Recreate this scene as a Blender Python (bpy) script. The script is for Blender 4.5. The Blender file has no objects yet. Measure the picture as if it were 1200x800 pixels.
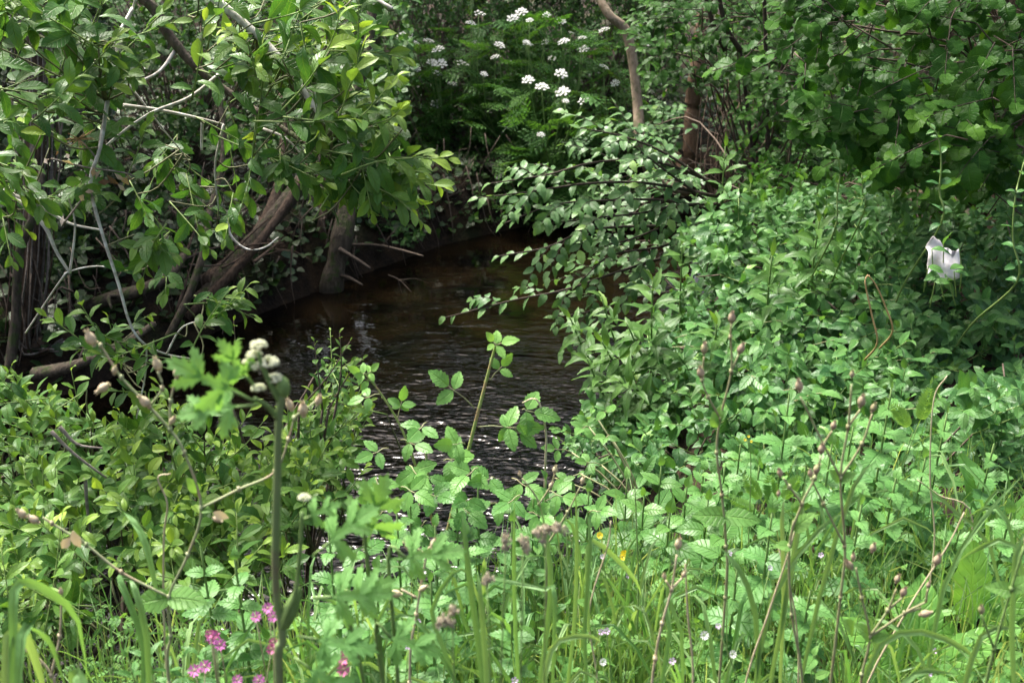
import bpy, math, random
import numpy as np
from mathutils import Vector, Matrix

random.seed(11)
rng = np.random.default_rng(11)
U = random.uniform
scene = bpy.context.scene
COL = scene.collection

# ------------------------------------------------------------------ camera
EYE = np.array([0.0, 0.0, 2.5])
PITCH = math.radians(20.0)
FPX = 1287.0                       # focal length in pixels of a 1200 px wide frame
cam_data = bpy.data.cameras.new("camera")
cam_data.sensor_width = 23.5
cam_data.lens = 23.5 * FPX / 1200.0
cam_data.clip_start = 0.05
cam_data.clip_end = 400.0
cam_data.dof.use_dof = True
cam_data.dof.focus_distance = 3.4
cam_data.dof.aperture_fstop = 3.6
cam_data.dof.aperture_blades = 7
cam = bpy.data.objects.new("camera", cam_data)
cam.location = EYE
cam.rotation_euler = (math.radians(90) - PITCH, 0, 0)
COL.objects.link(cam)
scene.camera = cam

# ------------------------------------------------------------------ sky, sun, exposure
SUN_EL, SUN_AZ = math.radians(62), math.radians(-50)      # azimuth clockwise from +Y (away from the camera)
world = bpy.data.worlds.new("World")
scene.world = world
world.use_nodes = True
wn = world.node_tree
sky = wn.nodes.new("ShaderNodeTexSky")
sky.sky_type = 'NISHITA'
sky.sun_disc = False
sky.sun_elevation = SUN_EL
sky.sun_rotation = SUN_AZ
sky.air_density = 1.0
sky.dust_density = 9.0
sky.ozone_density = 0.6
wn.links.new(sky.outputs[0], wn.nodes["Background"].inputs[0])
wn.nodes["Background"].inputs[1].default_value = 0.10
sun_data = bpy.data.lights.new("sun", 'SUN')
sun_data.energy = 2.7
sun_data.angle = math.radians(18)
sun_data.color = (1.0, 0.975, 0.93)
sun = bpy.data.objects.new("sun", sun_data)
sdir = Vector((math.sin(SUN_AZ) * math.cos(SUN_EL), math.cos(SUN_AZ) * math.cos(SUN_EL), math.sin(SUN_EL)))
sun.rotation_euler = sdir.to_track_quat('Z', 'Y').to_euler()
sun.location = sdir * 30
COL.objects.link(sun)
scene.view_settings.view_transform = 'Standard'
scene.view_settings.look = 'None'
scene.view_settings.exposure = 2.0
scene.view_settings.gamma = 1.0
scene.cycles.use_denoising = True
scene.cycles.max_bounces = 8
scene.cycles.diffuse_bounces = 4
scene.cycles.glossy_bounces = 3
scene.cycles.transmission_bounces = 4
scene.cycles.caustics_reflective = False
scene.cycles.caustics_refractive = False
scene.cycles.sample_clamp_indirect = 6.0

# ------------------------------------------------------------------ pixel <-> place helpers (photograph is 1200 x 800)
FWD = np.array([0, math.cos(PITCH), -math.sin(PITCH)])
UPV = np.array([0, math.sin(PITCH), math.cos(PITCH)])
def ray(px, py):
    return FWD + np.array([1, 0, 0]) * ((px - 600) / FPX) + UPV * (-(py - 400) / FPX)
def at(px, py, Y):
    d = ray(px, py)
    return EYE + d * (Y / d[1])
def atz(px, py, z):
    d = ray(px, py)
    return EYE + d * ((z - EYE[2]) / d[2])
def proj(P):
    P = np.asarray(P, float) - EYE
    w = P @ FWD
    w = np.where(w < 0.05, 0.05, w)
    return 600 + FPX * P[..., 0] / w, 400 - FPX * (P @ UPV) / w, w
def V3(*a):
    return np.array(a, float)
def nrm(v):
    x, y, z = float(v[0]), float(v[1]), float(v[2])
    l = math.sqrt(x * x + y * y + z * z)
    l = 1.0 / l if l > 1e-9 else 1e9
    return np.array((x * l, y * l, z * l))
def cross(a, b):
    a0, a1, a2 = float(a[0]), float(a[1]), float(a[2]); b0, b1, b2 = float(b[0]), float(b[1]), float(b[2])
    return np.array((a1 * b2 - a2 * b1, a2 * b0 - a0 * b2, a0 * b1 - a1 * b0))
def vlen(a):
    return math.sqrt(float(a[0]) ** 2 + float(a[1]) ** 2 + float(a[2]) ** 2)
def rv(s=1.0):
    return np.array([random.gauss(0, 1), random.gauss(0, 1), random.gauss(0, 1)]) * s
def lerp(a, b, t):
    return a + (b - a) * t
def smooth(pts, n=6):
    """Catmull-Rom through the points, n steps for each span."""
    P = [np.asarray(p, float) for p in pts]
    if len(P) < 3:
        return np.array([lerp(P[0], P[1], i / n) for i in range(n + 1)])
    P = [2 * P[0] - P[1]] + P + [2 * P[-1] - P[-2]]
    out = []
    for i in range(1, len(P) - 2):
        for k in range(n):
            t = k / n
            a, b, c, d = P[i - 1], P[i], P[i + 1], P[i + 2]
            out.append(0.5 * (2 * b + (c - a) * t + (2 * a - 5 * b + 4 * c - d) * t * t + (3 * b - a - 3 * c + d) * t ** 3))
    out.append(P[-2])
    return np.array(out)
def in_poly(x, y, poly):
    c = False
    j = len(poly) - 1
    for i in range(len(poly)):
        xi, yi = poly[i]; xj, yj = poly[j]
        if (yi > y) != (yj > y) and x < (xj - xi) * (y - yi) / (yj - yi) + xi:
            c = not c
        j = i
    return c
def sample_poly(poly):
    xs = [p[0] for p in poly]; ys = [p[1] for p in poly]
    while True:
        x, y = U(min(xs), max(xs)), U(min(ys), max(ys))
        if in_poly(x, y, poly):
            return x, y

# ------------------------------------------------------------------ materials
MATS = {}
def new_mat(name):
    m = bpy.data.materials.new(name)
    m.use_nodes = True
    nt = m.node_tree
    for n in list(nt.nodes):
        nt.nodes.remove(n)
    MATS[name] = m
    return m, nt
class NB:
    """small node-building helper"""
    def __init__(s, nt): s.nt = nt
    def n(s, t, **kw):
        nd = s.nt.nodes.new(t)
        for k, v in kw.items():
            setattr(nd, k, v)
        return nd
    def link(s, a, b): s.nt.links.new(a, b)
    def val(s, sock, v):
        if hasattr(v, "is_linked") or isinstance(v, bpy.types.NodeSocket): s.link(v, sock)
        else: sock.default_value = v
    def math(s, op, a, b=0.0, c=0.0, clamp=False):
        nd = s.n("ShaderNodeMath", operation=op, use_clamp=clamp)
        s.val(nd.inputs[0], a); s.val(nd.inputs[1], b); s.val(nd.inputs[2], c)
        return nd.outputs[0]
    def mix(s, f, a, b, mode='MIX'):
        nd = s.n("ShaderNodeMix", data_type='RGBA', blend_type=mode)
        s.val(nd.inputs[0], f)
        s.val(nd.inputs[6], a if not isinstance(a, tuple) else (*a, 1.0))
        s.val(nd.inputs[7], b if not isinstance(b, tuple) else (*b, 1.0))
        return nd.outputs[2]
    def noise(s, vec, scale, detail=3.0, rough=0.55):
        nd = s.n("ShaderNodeTexNoise")
        nd.inputs["Scale"].default_value = scale
        nd.inputs["Detail"].default_value = detail
        nd.inputs["Roughness"].default_value = rough
        if vec is not None: s.link(vec, nd.inputs["Vector"])
        return nd.outputs[0]
    def ramp(s, f, lo, hi):
        nd = s.n("ShaderNodeMapRange")
        nd.inputs[1].default_value = lo; nd.inputs[2].default_value = hi
        s.val(nd.inputs[0], f)
        return nd.outputs[0]

def leaf_mat(name, dark, light, young, back=None, rough=0.42, trans=0.35, vein=0.35, nveins=7.0, spec=0.5, dead=0.012):
    m, nt = new_mat(name)
    b = NB(nt)
    at_ = b.n("ShaderNodeAttribute", attribute_name="tint")
    sep = b.n("ShaderNodeSeparateXYZ"); b.link(at_.outputs["Vector"], sep.inputs[0])
    oi = b.n("ShaderNodeObjectInfo")
    sc = b.n("ShaderNodeSeparateColor"); b.link(oi.outputs["Color"], sc.inputs[0])
    tint = b.math('ADD', sep.outputs[0], sc.outputs[0], clamp=True)
    rnd = b.math('ADD', sep.outputs[1], sc.outputs[1], clamp=True)
    geo = b.n("ShaderNodeNewGeometry")
    nz = b.noise(geo.outputs["Position"], 42.0, 2.0)
    rnd2 = b.math('ADD', rnd, b.math('MULTIPLY', b.math('SUBTRACT', nz, 0.5), 0.7), clamp=True)
    col = b.mix(rnd2, dark, light)
    col = b.mix(tint, col, young)
    # veins from the leaf's own length/width coordinates
    uv = b.n("ShaderNodeUVMap"); su = b.n("ShaderNodeSeparateXYZ"); b.link(uv.outputs[0], su.inputs[0])
    s_ = b.math('ABSOLUTE', b.math('MULTIPLY', b.math('SUBTRACT', su.outputs[1], 0.5), 2.0))
    mid = b.math('SUBTRACT', 1.0, b.ramp(s_, 0.0, 0.10), clamp=True)
    fr = b.math('FRACT', b.math('MULTIPLY', b.math('SUBTRACT', su.outputs[0], b.math('MULTIPLY', s_, 0.22)), nveins))
    lat = b.math('SUBTRACT', 1.0, b.ramp(b.math('ABSOLUTE', b.math('SUBTRACT', fr, 0.5)), 0.0, 0.13), clamp=True)
    vv = b.math('MAXIMUM', mid, b.math('MULTIPLY', lat, 0.55))
    vcol = b.mix(0.5, col, young)
    col = b.mix(b.math('MULTIPLY', vv, vein), col, vcol)
    # a few brown or bitten leaves
    if dead:
        spot = b.ramp(b.noise(geo.outputs["Position"], 160.0, 2.0), 0.69, 0.74)
        gate = b.ramp(b.noise(geo.outputs["Position"], 9.0, 1.0), 0.52, 0.60)
        col = b.mix(b.math('MULTIPLY', b.math('MULTIPLY', spot, gate), 0.7), col, (0.10, 0.055, 0.02))
    if back is not None:
        col2 = b.mix(geo.outputs["Backfacing"], col, b.mix(0.6, col, back))
    else:
        col2 = col
    bump = b.n("ShaderNodeBump"); bump.inputs["Strength"].default_value = 0.7; bump.inputs["Distance"].default_value = 0.004
    b.link(b.math('SUBTRACT', b.math('MULTIPLY', nz, 0.6), vv), bump.inputs["Height"])
    p = b.n("ShaderNodeBsdfPrincipled")
    b.link(col2, p.inputs["Base Color"])
    b.link(b.math('ADD', rough - 0.08, b.math('MULTIPLY', nz, 0.16)), p.inputs["Roughness"])
    p.inputs["Specular IOR Level"].default_value = spec
    b.link(bump.outputs[0], p.inputs["Normal"])
    tr = b.n("ShaderNodeBsdfTranslucent")
    tcol = b.mix(0.55, col, b.mix(1.0, col, (1.5, 1.35, 0.45), 'MULTIPLY'))
    b.link(b.mix(1.0, tcol, (1.25, 1.25, 1.0), 'MULTIPLY'), tr.inputs[0])
    ms = b.n("ShaderNodeMixShader"); ms.inputs[0].default_value = trans
    b.link(p.outputs[0], ms.inputs[1]); b.link(tr.outputs[0], ms.inputs[2])
    out = b.n("ShaderNodeOutputMaterial"); b.link(ms.outputs[0], out.inputs[0])
    return m
def plain_mat(name, c1, c2, scale=40.0, rough=0.7, bump=0.3, stretch=(1, 1, 1), trans=0.0, c3=None, dist=0.004, spec=0.3):
    m, nt = new_mat(name)
    b = NB(nt)
    tc = b.n("ShaderNodeNewGeometry")
    mp = b.n("ShaderNodeMapping"); mp.inputs["Scale"].default_value = stretch
    b.link(tc.outputs["Position"], mp.inputs[0])
    nz = b.noise(mp.outputs[0], scale, 5.0, 0.6)
    col = b.mix(b.ramp(nz, 0.35, 0.65), c1, c2)
    if c3 is not None:
        n2 = b.noise(tc.outputs["Position"], scale * 0.35, 3.0)
        col = b.mix(b.ramp(n2, 0.52, 0.62), col, c3)
    p = b.n("ShaderNodeBsdfPrincipled")
    b.link(col, p.inputs["Base Color"]); p.inputs["Roughness"].default_value = rough
    p.inputs["Specular IOR Level"].default_value = spec
    if bump:
        bp = b.n("ShaderNodeBump"); bp.inputs["Strength"].default_value = bump; bp.inputs["Distance"].default_value = dist
        b.link(nz, bp.inputs["Height"]); b.link(bp.outputs[0], p.inputs["Normal"])
    out = b.n("ShaderNodeOutputMaterial")
    if trans:
        tr = b.n("ShaderNodeBsdfTranslucent"); b.link(col, tr.inputs[0])
        ms = b.n("ShaderNodeMixShader"); ms.inputs[0].default_value = trans
        b.link(p.outputs[0], ms.inputs[1]); b.link(tr.outputs[0], ms.inputs[2]); b.link(ms.outputs[0], out.inputs[0])
    else:
        b.link(p.outputs[0], out.inputs[0])
    return m

# foliage base colours, tuned by eye; hazel darkened to deepen its shade
leaf_mat("sallow_leaf", (0.026, 0.092, 0.018), (0.066, 0.180, 0.032), (0.28, 0.42, 0.060), back=(0.13, 0.19, 0.09), rough=0.42, trans=0.32, vein=0.4, spec=0.34)
leaf_mat("sallow_low_leaf", (0.030, 0.100, 0.020), (0.070, 0.180, 0.034), (0.26, 0.40, 0.055), back=(0.11, 0.17, 0.07), rough=0.42, trans=0.32, vein=0.4, spec=0.26)
leaf_mat("honeysuckle_leaf", (0.026, 0.098, 0.028), (0.066, 0.185, 0.046), (0.17, 0.34, 0.065), back=(0.10, 0.17, 0.09), rough=0.43, trans=0.28, vein=0.4, nveins=6, spec=0.34)
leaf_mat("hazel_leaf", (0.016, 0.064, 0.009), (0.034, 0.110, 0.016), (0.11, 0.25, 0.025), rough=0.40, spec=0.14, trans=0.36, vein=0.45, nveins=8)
leaf_mat("elm_leaf", (0.048, 0.128, 0.038), (0.098, 0.215, 0.068), (0.19, 0.33, 0.08), back=(0.10, 0.17, 0.08), rough=0.40, trans=0.30, vein=0.4, nveins=9, spec=0.40)
leaf_mat("bankside_leaf", (0.026, 0.090, 0.020), (0.058, 0.155, 0.032), (0.13, 0.25, 0.04), rough=0.46, spec=0.30, trans=0.30, vein=0.0)
leaf_mat("dropwort_leaf", (0.030, 0.110, 0.022), (0.062, 0.180, 0.034), (0.15, 0.28, 0.05), rough=0.45, trans=0.32, vein=0.0, spec=0.32)
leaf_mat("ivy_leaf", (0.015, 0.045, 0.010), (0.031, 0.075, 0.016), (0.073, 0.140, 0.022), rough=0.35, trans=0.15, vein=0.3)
leaf_mat("agrimony_leaf", (0.042, 0.115, 0.024), (0.078, 0.180, 0.037), (0.166, 0.300, 0.050), back=(0.114, 0.190, 0.065), rough=0.42, vein=0.4, nveins=9, spec=0.32)
leaf_mat("nettle_leaf", (0.042, 0.140, 0.034), (0.080, 0.205, 0.052), (0.15, 0.32, 0.075), rough=0.48, trans=0.30, vein=0.55, nveins=6, spec=0.32)
leaf_mat("bramble_leaf", (0.062, 0.185, 0.042), (0.11, 0.27, 0.065), (0.22, 0.43, 0.09), back=(0.17, 0.27, 0.13), rough=0.42, trans=0.34, vein=0.5, nveins=8, spec=0.32)
leaf_mat("herb_leaf", (0.058, 0.175, 0.040), (0.108, 0.260, 0.062), (0.20, 0.38, 0.085), rough=0.48, trans=0.36, vein=0.5, nveins=6, spec=0.3)
leaf_mat("hogweed_leaf", (0.095, 0.27, 0.062), (0.14, 0.34, 0.09), (0.24, 0.45, 0.13), rough=0.52, trans=0.36, vein=0.35, nveins=8, spec=0.32)
leaf_mat("dock_leaf", (0.085, 0.23, 0.050), (0.13, 0.31, 0.075), (0.22, 0.45, 0.085), rough=0.42, trans=0.38, vein=0.5, nveins=8, spec=0.32)
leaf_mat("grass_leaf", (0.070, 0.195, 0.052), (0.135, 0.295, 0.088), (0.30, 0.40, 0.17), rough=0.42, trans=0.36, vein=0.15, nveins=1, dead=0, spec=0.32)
leaf_mat("clump_leaf", (0.036, 0.125, 0.026), (0.070, 0.185, 0.040), (0.15, 0.31, 0.06), rough=0.42, trans=0.30, vein=0.55, nveins=7, spec=0.38)
leaf_mat("dead_leaf", (0.12, 0.065, 0.035), (0.26, 0.17, 0.11), (0.52, 0.44, 0.38), rough=0.7, trans=0.3, vein=0.4, dead=0)

plain_mat("bark_grey", (0.30, 0.28, 0.23), (0.52, 0.50, 0.44), 60, 0.8, 0.6, (1, 1, 1), c3=(0.60, 0.59, 0.54))
plain_mat("bark_mossy", (0.042, 0.033, 0.023), (0.10, 0.080, 0.055), 45, 0.9, 1.0, (1, 1, 0.35), c3=(0.045, 0.060, 0.018), dist=0.02)
plain_mat("bark_brown", (0.045, 0.030, 0.021), (0.115, 0.078, 0.052), 50, 0.9, 1.0, (1, 1, 0.3), dist=0.02)
plain_mat("bark_red", (0.115, 0.068, 0.042), (0.21, 0.135, 0.085), 45, 0.9, 0.9, (1, 1, 0.3), dist=0.015)
plain_mat("bark_pale", (0.20, 0.15, 0.095), (0.34, 0.27, 0.19), 45, 0.8, 0.5, (1, 1, 0.4), c3=(0.14, 0.13, 0.07))
plain_mat("bark_dark", (0.030, 0.022, 0.016), (0.065, 0.050, 0.038), 60, 0.85, 0.6)
plain_mat("twig_dark", (0.055, 0.040, 0.028), (0.13, 0.10, 0.075), 60, 0.85, 0.3)
plain_mat("twig_mid", (0.075, 0.085, 0.035), (0.15, 0.15, 0.075), 60, 0.7, 0.3)
plain_mat("twig_dead", (0.12, 0.10, 0.08), (0.24, 0.21, 0.18), 60, 0.85, 0.3)
plain_mat("twig_green", (0.12, 0.20, 0.05), (0.20, 0.27, 0.085), 60, 0.6, 0.2)
plain_mat("stem_green", (0.13, 0.22, 0.06), (0.20, 0.31, 0.10), 50, 0.55, 0.2, trans=0.15)
plain_mat("stem_hogweed", (0.12, 0.19, 0.065), (0.19, 0.24, 0.10), 30, 0.6, 0.25, (1, 1, 0.1), c3=(0.14, 0.11, 0.07))
plain_mat("stem_red", (0.22, 0.19, 0.10), (0.27, 0.31, 0.15), 40, 0.6, 0.2)
plain_mat("stem_pale", (0.24, 0.29, 0.14), (0.34, 0.36, 0.20), 40, 0.6, 0.2, c3=(0.34, 0.26, 0.17))
plain_mat("stem_straw", (0.34, 0.29, 0.17), (0.48, 0.42, 0.28), 40, 0.7, 0.2)
plain_mat("dry_stalk", (0.32, 0.20, 0.085), (0.44, 0.31, 0.15), 40, 0.7, 0.2)
plain_mat("cane_green", (0.20, 0.26, 0.07), (0.30, 0.34, 0.12), 60, 0.5, 0.2, c3=(0.28, 0.20, 0.10))
plain_mat("petal_white", (0.66, 0.67, 0.62), (0.80, 0.80, 0.76), 60, 0.6, 0, trans=0.25)
plain_mat("petal_cream", (0.66, 0.70, 0.46), (0.80, 0.81, 0.60), 120, 0.7, 0.1, trans=0.35)
plain_mat("petal_pink", (0.58, 0.13, 0.42), (0.70, 0.26, 0.56), 120, 0.6, 0, trans=0.3)
plain_mat("petal_lilac", (0.60, 0.42, 0.66), (0.74, 0.58, 0.78), 120, 0.6, 0, trans=0.3)
plain_mat("petal_crimson", (0.34, 0.07, 0.17), (0.46, 0.14, 0.27), 120, 0.6, 0, trans=0.2)
plain_mat("petal_yellow", (0.80, 0.58, 0.02), (0.85, 0.68, 0.05), 120, 0.35, 0, trans=0.2)
plain_mat("pod_brown", (0.38, 0.29, 0.18), (0.52, 0.46, 0.31), 120, 0.65, 0.3, trans=0.15, c3=(0.50, 0.45, 0.26))
plain_mat("pod_pink", (0.30, 0.21, 0.15), (0.40, 0.34, 0.22), 120, 0.6, 0.2, trans=0.15, c3=(0.27, 0.28, 0.13))
plain_mat("seed_head", (0.36, 0.31, 0.21), (0.52, 0.46, 0.34), 300, 0.8, 0.4, trans=0.2)
plain_mat("white_plastic", (0.62, 0.59, 0.57), (0.80, 0.76, 0.75), 26, 0.5, 0.5, trans=0.15, dist=0.012, c3=(0.60, 0.52, 0.48))

# ------------------------------------------------------------------ mesh building (quads only)
def make_mesh(name, V, Q, mat, uv=None, tint=None, flat=False):
    V = np.asarray(V, np.float32).reshape(-1, 3); Q = np.asarray(Q, np.int32).reshape(-1, 4)
    me = bpy.data.meshes.new(name)
    me.vertices.add(len(V)); me.vertices.foreach_set("co", V.ravel())
    me.loops.add(Q.size); me.loops.foreach_set("vertex_index", Q.ravel())
    me.polygons.add(len(Q)); me.polygons.foreach_set("loop_start", np.arange(0, Q.size, 4, dtype=np.int32))
    if not flat:
        me.polygons.foreach_set("use_smooth", np.ones(len(Q), dtype=bool))
    me.update(calc_edges=True)
    if uv is not None:
        ul = me.uv_layers.new(name="leaf")
        ul.data.foreach_set("uv", np.asarray(uv, np.float32)[Q.ravel()].ravel())
    if tint is not None:
        a = me.attributes.new("tint", 'FLOAT_VECTOR', 'POINT')
        a.data.foreach_set("vector", np.asarray(tint, np.float32).ravel())
    for mm in (mat if isinstance(mat, (list, tuple)) else [mat]):
        me.materials.append(MATS[mm])
    return me
class Acc:
    """collects quads"""
    def __init__(s): s.v = []; s.q = []; s.n = 0
    def add(s, V, Q):
        V = np.asarray(V, float).reshape(-1, 3)
        s.v.append(V); s.q.append(np.asarray(Q, int).reshape(-1, 4) + s.n); s.n += len(V)
    def arrays(s): return np.concatenate(s.v), np.concatenate(s.q)
def tube_arrays(P, r0, r1, k=6, wob=0.0, taper=1.0):
    P = np.asarray(P, float); n = len(P)
    T = np.gradient(P, axis=0); T /= np.linalg.norm(T, axis=1)[:, None] + 1e-9
    ref = np.array([0, 0, 1.0]) if abs(T[0][2]) < 0.9 else np.array([1.0, 0, 0])
    a = np.cross(T, ref); a /= np.linalg.norm(a, axis=1)[:, None] + 1e-9
    b = np.cross(T, a)
    t = np.linspace(0, 1, n) ** taper
    r = (r0 + (r1 - r0) * t)
    if wob: r = r * (1 + wob * np.sin(np.arange(n) * 0.55 + U(0, 6)) + wob * 0.25 * np.random.default_rng(n).normal(size=n))
    th = np.arange(k) / k * 2 * math.pi
    V = P[:, None, :] + (a[:, None, :] * np.cos(th)[None, :, None] + b[:, None, :] * np.sin(th)[None, :, None]) * r[:, None, None]
    if wob:
        lump = 1 + wob * np.sin(th * 3 + 1.0)[None, :, None]
        V = P[:, None, :] + (V - P[:, None, :]) * lump
    i = np.arange(n - 1)[:, None] * k; j = np.arange(k)[None, :]; j2 = (j + 1) % k
    Q = np.stack([i + j, i + j2, i + k + j2, i + k + j], -1).reshape(-1, 4)
    V = V.reshape(-1, 3)
    # end caps: a fan of quads on a doubled centre
    caps = []
    base = len(V); V = np.vstack([V, P[0], P[-1]])
    for q in range(0, k - 1, 2):
        caps.append([base, (q + 2) % k, q + 1, q]); o = (n - 1) * k
        caps.append([base + 1, o + q, o + q + 1, o + (q + 2) % k])
    if k % 2 == 0:
        pass
    return V, np.vstack([Q, np.array(caps)])
def lathe_arrays(prof, k=8):
    """profile of (radius, height) pairs turned about z"""
    th = np.arange(k) / k * 2 * math.pi
    V = np.array([[r * math.cos(a), r * math.sin(a), z] for r, z in prof for a in th])
    i = np.arange(len(prof) - 1)[:, None] * k; j = np.arange(k)[None, :]; j2 = (j + 1) % k
    return V, np.stack([i + j, i + j2, i + k + j2, i + k + j], -1).reshape(-1, 4)

# ------------------------------------------------------------------ leaf shapes: unit length along +Y, face up +Z
def prof(t, a, b):
    m = a / (a + b)
    return (max(t, 1e-4) / m) ** a * (max(1 - t, 1e-4) / (1 - m)) ** b
def blade(W, a, b, N=6, cols=5, teeth=0.0, fold=0.15, curl=0.15, wave=0.0, petiole=0.15, seed=0, twist=0.0, cord=0.0):
    r = random.Random(seed)
    ss = {5: [-1, -.5, 0, .5, 1], 3: [-1, 0, 1]}[cols]
    V, uv = [], []
    ph = r.uniform(0, 6)
    bend = r.uniform(-0.06, 0.06)
    for i in range(N + 1):
        t = i / N
        w = max(W / 2 * prof(min(max(t, 0.012), 0.992), a, b), 0.006)
        for s in ss:
            y = t; ww = w * (1 + r.uniform(-.05, .05))
            if teeth and abs(s) == 1 and 0 < i < N:
                if i % 2: ww *= 1 + teeth; y += teeth * 0.25
                else: ww *= 1 - teeth * 0.8; y -= teeth * 0.1
            if cord and i == 0 and abs(s) > 0: y -= cord * abs(s); ww = W * 0.22 * abs(s) + .01
            z = fold * abs(s) * w - curl * t * t + wave * math.sin(ph + i * 2.1 + s) * abs(s) * W + twist * s * w * t
            V.append((s * ww + bend * t * t, y * (1 - 0.3 * abs(curl) * t), z)); uv.append((t, s * 0.5 + 0.5))
    Q = []
    c = len(ss)
    for i in range(N):
        for j in range(c - 1):
            o = i * c + j
            Q.append((o, o + 1, o + c + 1, o + c))
    if petiole:
        o = len(V)
        for (x, y, z) in ((-.012, -petiole, -0.03), (.012, -petiole, -0.03), (.012, 0.02, 0.0), (-.012, 0.02, 0.0)):
            V.append((x, y, z)); uv.append((0.0, 0.5))
        Q.append((o, o + 1, o + 2, o + 3))
    return np.array(V), np.array(Q), np.array(uv)
def place_arrays(V, pos, d, up, s):
    y = nrm(d); x = nrm(cross(y, up)); z = cross(x, y)
    return V @ (np.stack([x, y, z]) * s) + np.asarray(pos)
def compound(parts):
    Vs, Qs, Us, o = [], [], [], 0
    for V, Q, uv in parts:
        Vs.append(V); Qs.append(Q + o); Us.append(uv); o += len(V)
    return np.vstack(Vs), np.vstack(Qs), np.vstack(Us)
def pinnate(levels, pairs, W, seed, wid=0.4, leaf=(0.55, 0.7, 1.0), N=2, teeth=0.0, curl=0.25, rise=0.0):
    """compound leaf: leaflets (or leafy pinnae when levels == 2) in pairs along a rachis"""
    r = random.Random(seed)
    out = []
    def leaflet(pos, d, s, up):
        V, Q, uv = blade(leaf[0], leaf[1], leaf[2], N=N, cols=3, teeth=teeth, fold=0.2, curl=0.2, petiole=0.0, seed=r.randint(0, 999))
        return place_arrays(V, pos, d, up, s), Q, uv
    def rach(a, b, w):
        d = nrm(b - a); x = cross(d, (0, 0, 1)); x = nrm(x) * w
        V = np.array([a - x, a + x, b + x * .4, b - x * .4])
        return V, np.array([[0, 1, 2, 3]]), np.array([[0, .5]] * 4)
    curve = lambda t: np.array([0, t, rise * t - curl * t * t])
    for i in range(4): out.append(rach(curve(i / 4), curve((i + 1) / 4), 0.012))
    for i in range(pairs):
        t = 0.22 + 0.72 * i / pairs
        L = wid * math.sin(math.pi * (0.25 + 0.70 * i / pairs)) ** 0.8
        for sgn in (-1, 1):
            d = nrm((sgn * 1.0, 0.55, -0.1)); p = curve(t)
            if levels == 1:
                out.append(leaflet(p, d, L * W, (0, r.uniform(-.2, .2), 1)))
            else:
                out.append(rach(p, p + d * L, 0.008))
                m = 3
                for k in range(m):
                    pp = p + d * L * (k + 0.6) / m
                    for s2 in (-1, 1):
                        dd = nrm(d + s2 * np.array([-d[1], d[0], 0]) * 0.9)
                        out.append(leaflet(pp, dd, L * W * (1 - .22 * k), (r.uniform(-.3, .3), r.uniform(-.3, .3), 1)))
                out.append(leaflet(p + d * L, d, L * W, (0, 0, 1)))
    out.append(leaflet(curve(1.0), (0, 1, -.3), wid * W * 0.7, (0, 0, 1)))
    return compound(out)
SHAPES = {}
def shapes(name, n, fn):
    SHAPES[name] = [fn(i) for i in range(n)]
R_ = random.Random(5)
shapes("sallow", 5, lambda i: blade(0.40 + .03 * (i % 3), 0.85, 0.75, 6, 5, 0, 0.26, 0.08 + 0.15 * i, 0.04, 0.13, i, 0.25 * (i - 2)))
shapes("honeysuckle", 5, lambda i: blade(0.50 + .03 * (i % 3), 0.62, 0.85, 6, 5, 0, 0.22, 0.06 + 0.14 * i, 0.04, 0.10, 20 + i, 0.25 * (i - 2)))
shapes("hazel", 5, lambda i: blade(0.88 + .05 * (i % 3), 0.48, 0.50, 10, 3, 0.09, 0.10, 0.10 + 0.13 * i, 0.05, 0.16, 40 + i, 0.25 * (i - 2), cord=0.06))
shapes("elm", 5, lambda i: blade(0.50 + .05 * (i % 3), 0.55, 0.85, 10, 3, 0.10, 0.18, 0.14 + 0.12 * i, 0.03, 0.08, 60 + i, 0.2 * (i - 2)))
shapes("nettle", 5, lambda i: blade(0.62 + .03 * (i % 3), 0.40, 0.95, 12, 3, 0.17, 0.10, 0.22 + 0.08 * i, 0.02, 0.22, 80 + i, 0.1 * (i - 2), cord=0.05))
shapes("bramble", 5, lambda i: blade(0.54 + .04 * (i % 3), 0.62, 0.90, 12, 3, 0.09, 0.16, 0.10 + 0.07 * i, 0.03, 0.05, 100 + i, 0.1 * (i - 2)))
shapes("ovate", 5, lambda i: blade(0.56 + .04 * (i % 3), 0.45, 0.95, 7, 5, 0, 0.12, 0.15 + 0.08 * i, 0.03, 0.15, 120 + i, 0.1 * (i - 2), cord=0.03))
shapes("lance", 5, lambda i: blade(0.26 + .03 * (i % 3), 0.75, 1.15, 8, 3, 0.10, 0.18, 0.20 + 0.10 * i, 0.02, 0.06, 140 + i, 0.1 * (i - 2)))
shapes("dock", 4, lambda i: blade(0.42 + .04 * (i % 3), 0.45, 0.62, 9, 3, 0.05, 0.12, 0.15 + 0.12 * i, 0.06, 0.25, 160 + i, 0.1 * (i - 2)))
shapes("ivy", 4, lambda i: blade(0.85, 0.40, 0.95, 4, 3, 0.12, 0.08, 0.12, 0.02, 0.2, 180 + i, 0.1 * (i - 2), cord=0.08))
shapes("small", 4, lambda i: blade(0.56 + .06 * (i % 3), 0.6, 0.8, 3, 3, 0, 0.18, 0.12 + 0.06 * i, 0.0, 0, 200 + i))
shapes("smallround", 4, lambda i: blade(0.82 + .05 * (i % 3), 0.5, 0.6, 3, 3, 0, 0.12, 0.12 + 0.06 * i, 0.0, 0, 220 + i))
shapes("dropwort", 4, lambda i: pinnate(2, 4, 0.42, 240 + i, 0.52, curl=0.30))
shapes("fern", 3, lambda i: pinnate(1, 13, 0.9, 260 + i, 0.30, (0.34, 0.5, 0.9), 3, 0.12, 0.35))
shapes("fewleaf", 3, lambda i: pinnate(1, 3, 0.9, 270 + i, 0.42, (0.5, 0.6, 0.9), 3, 0.08, 0.2))
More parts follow.
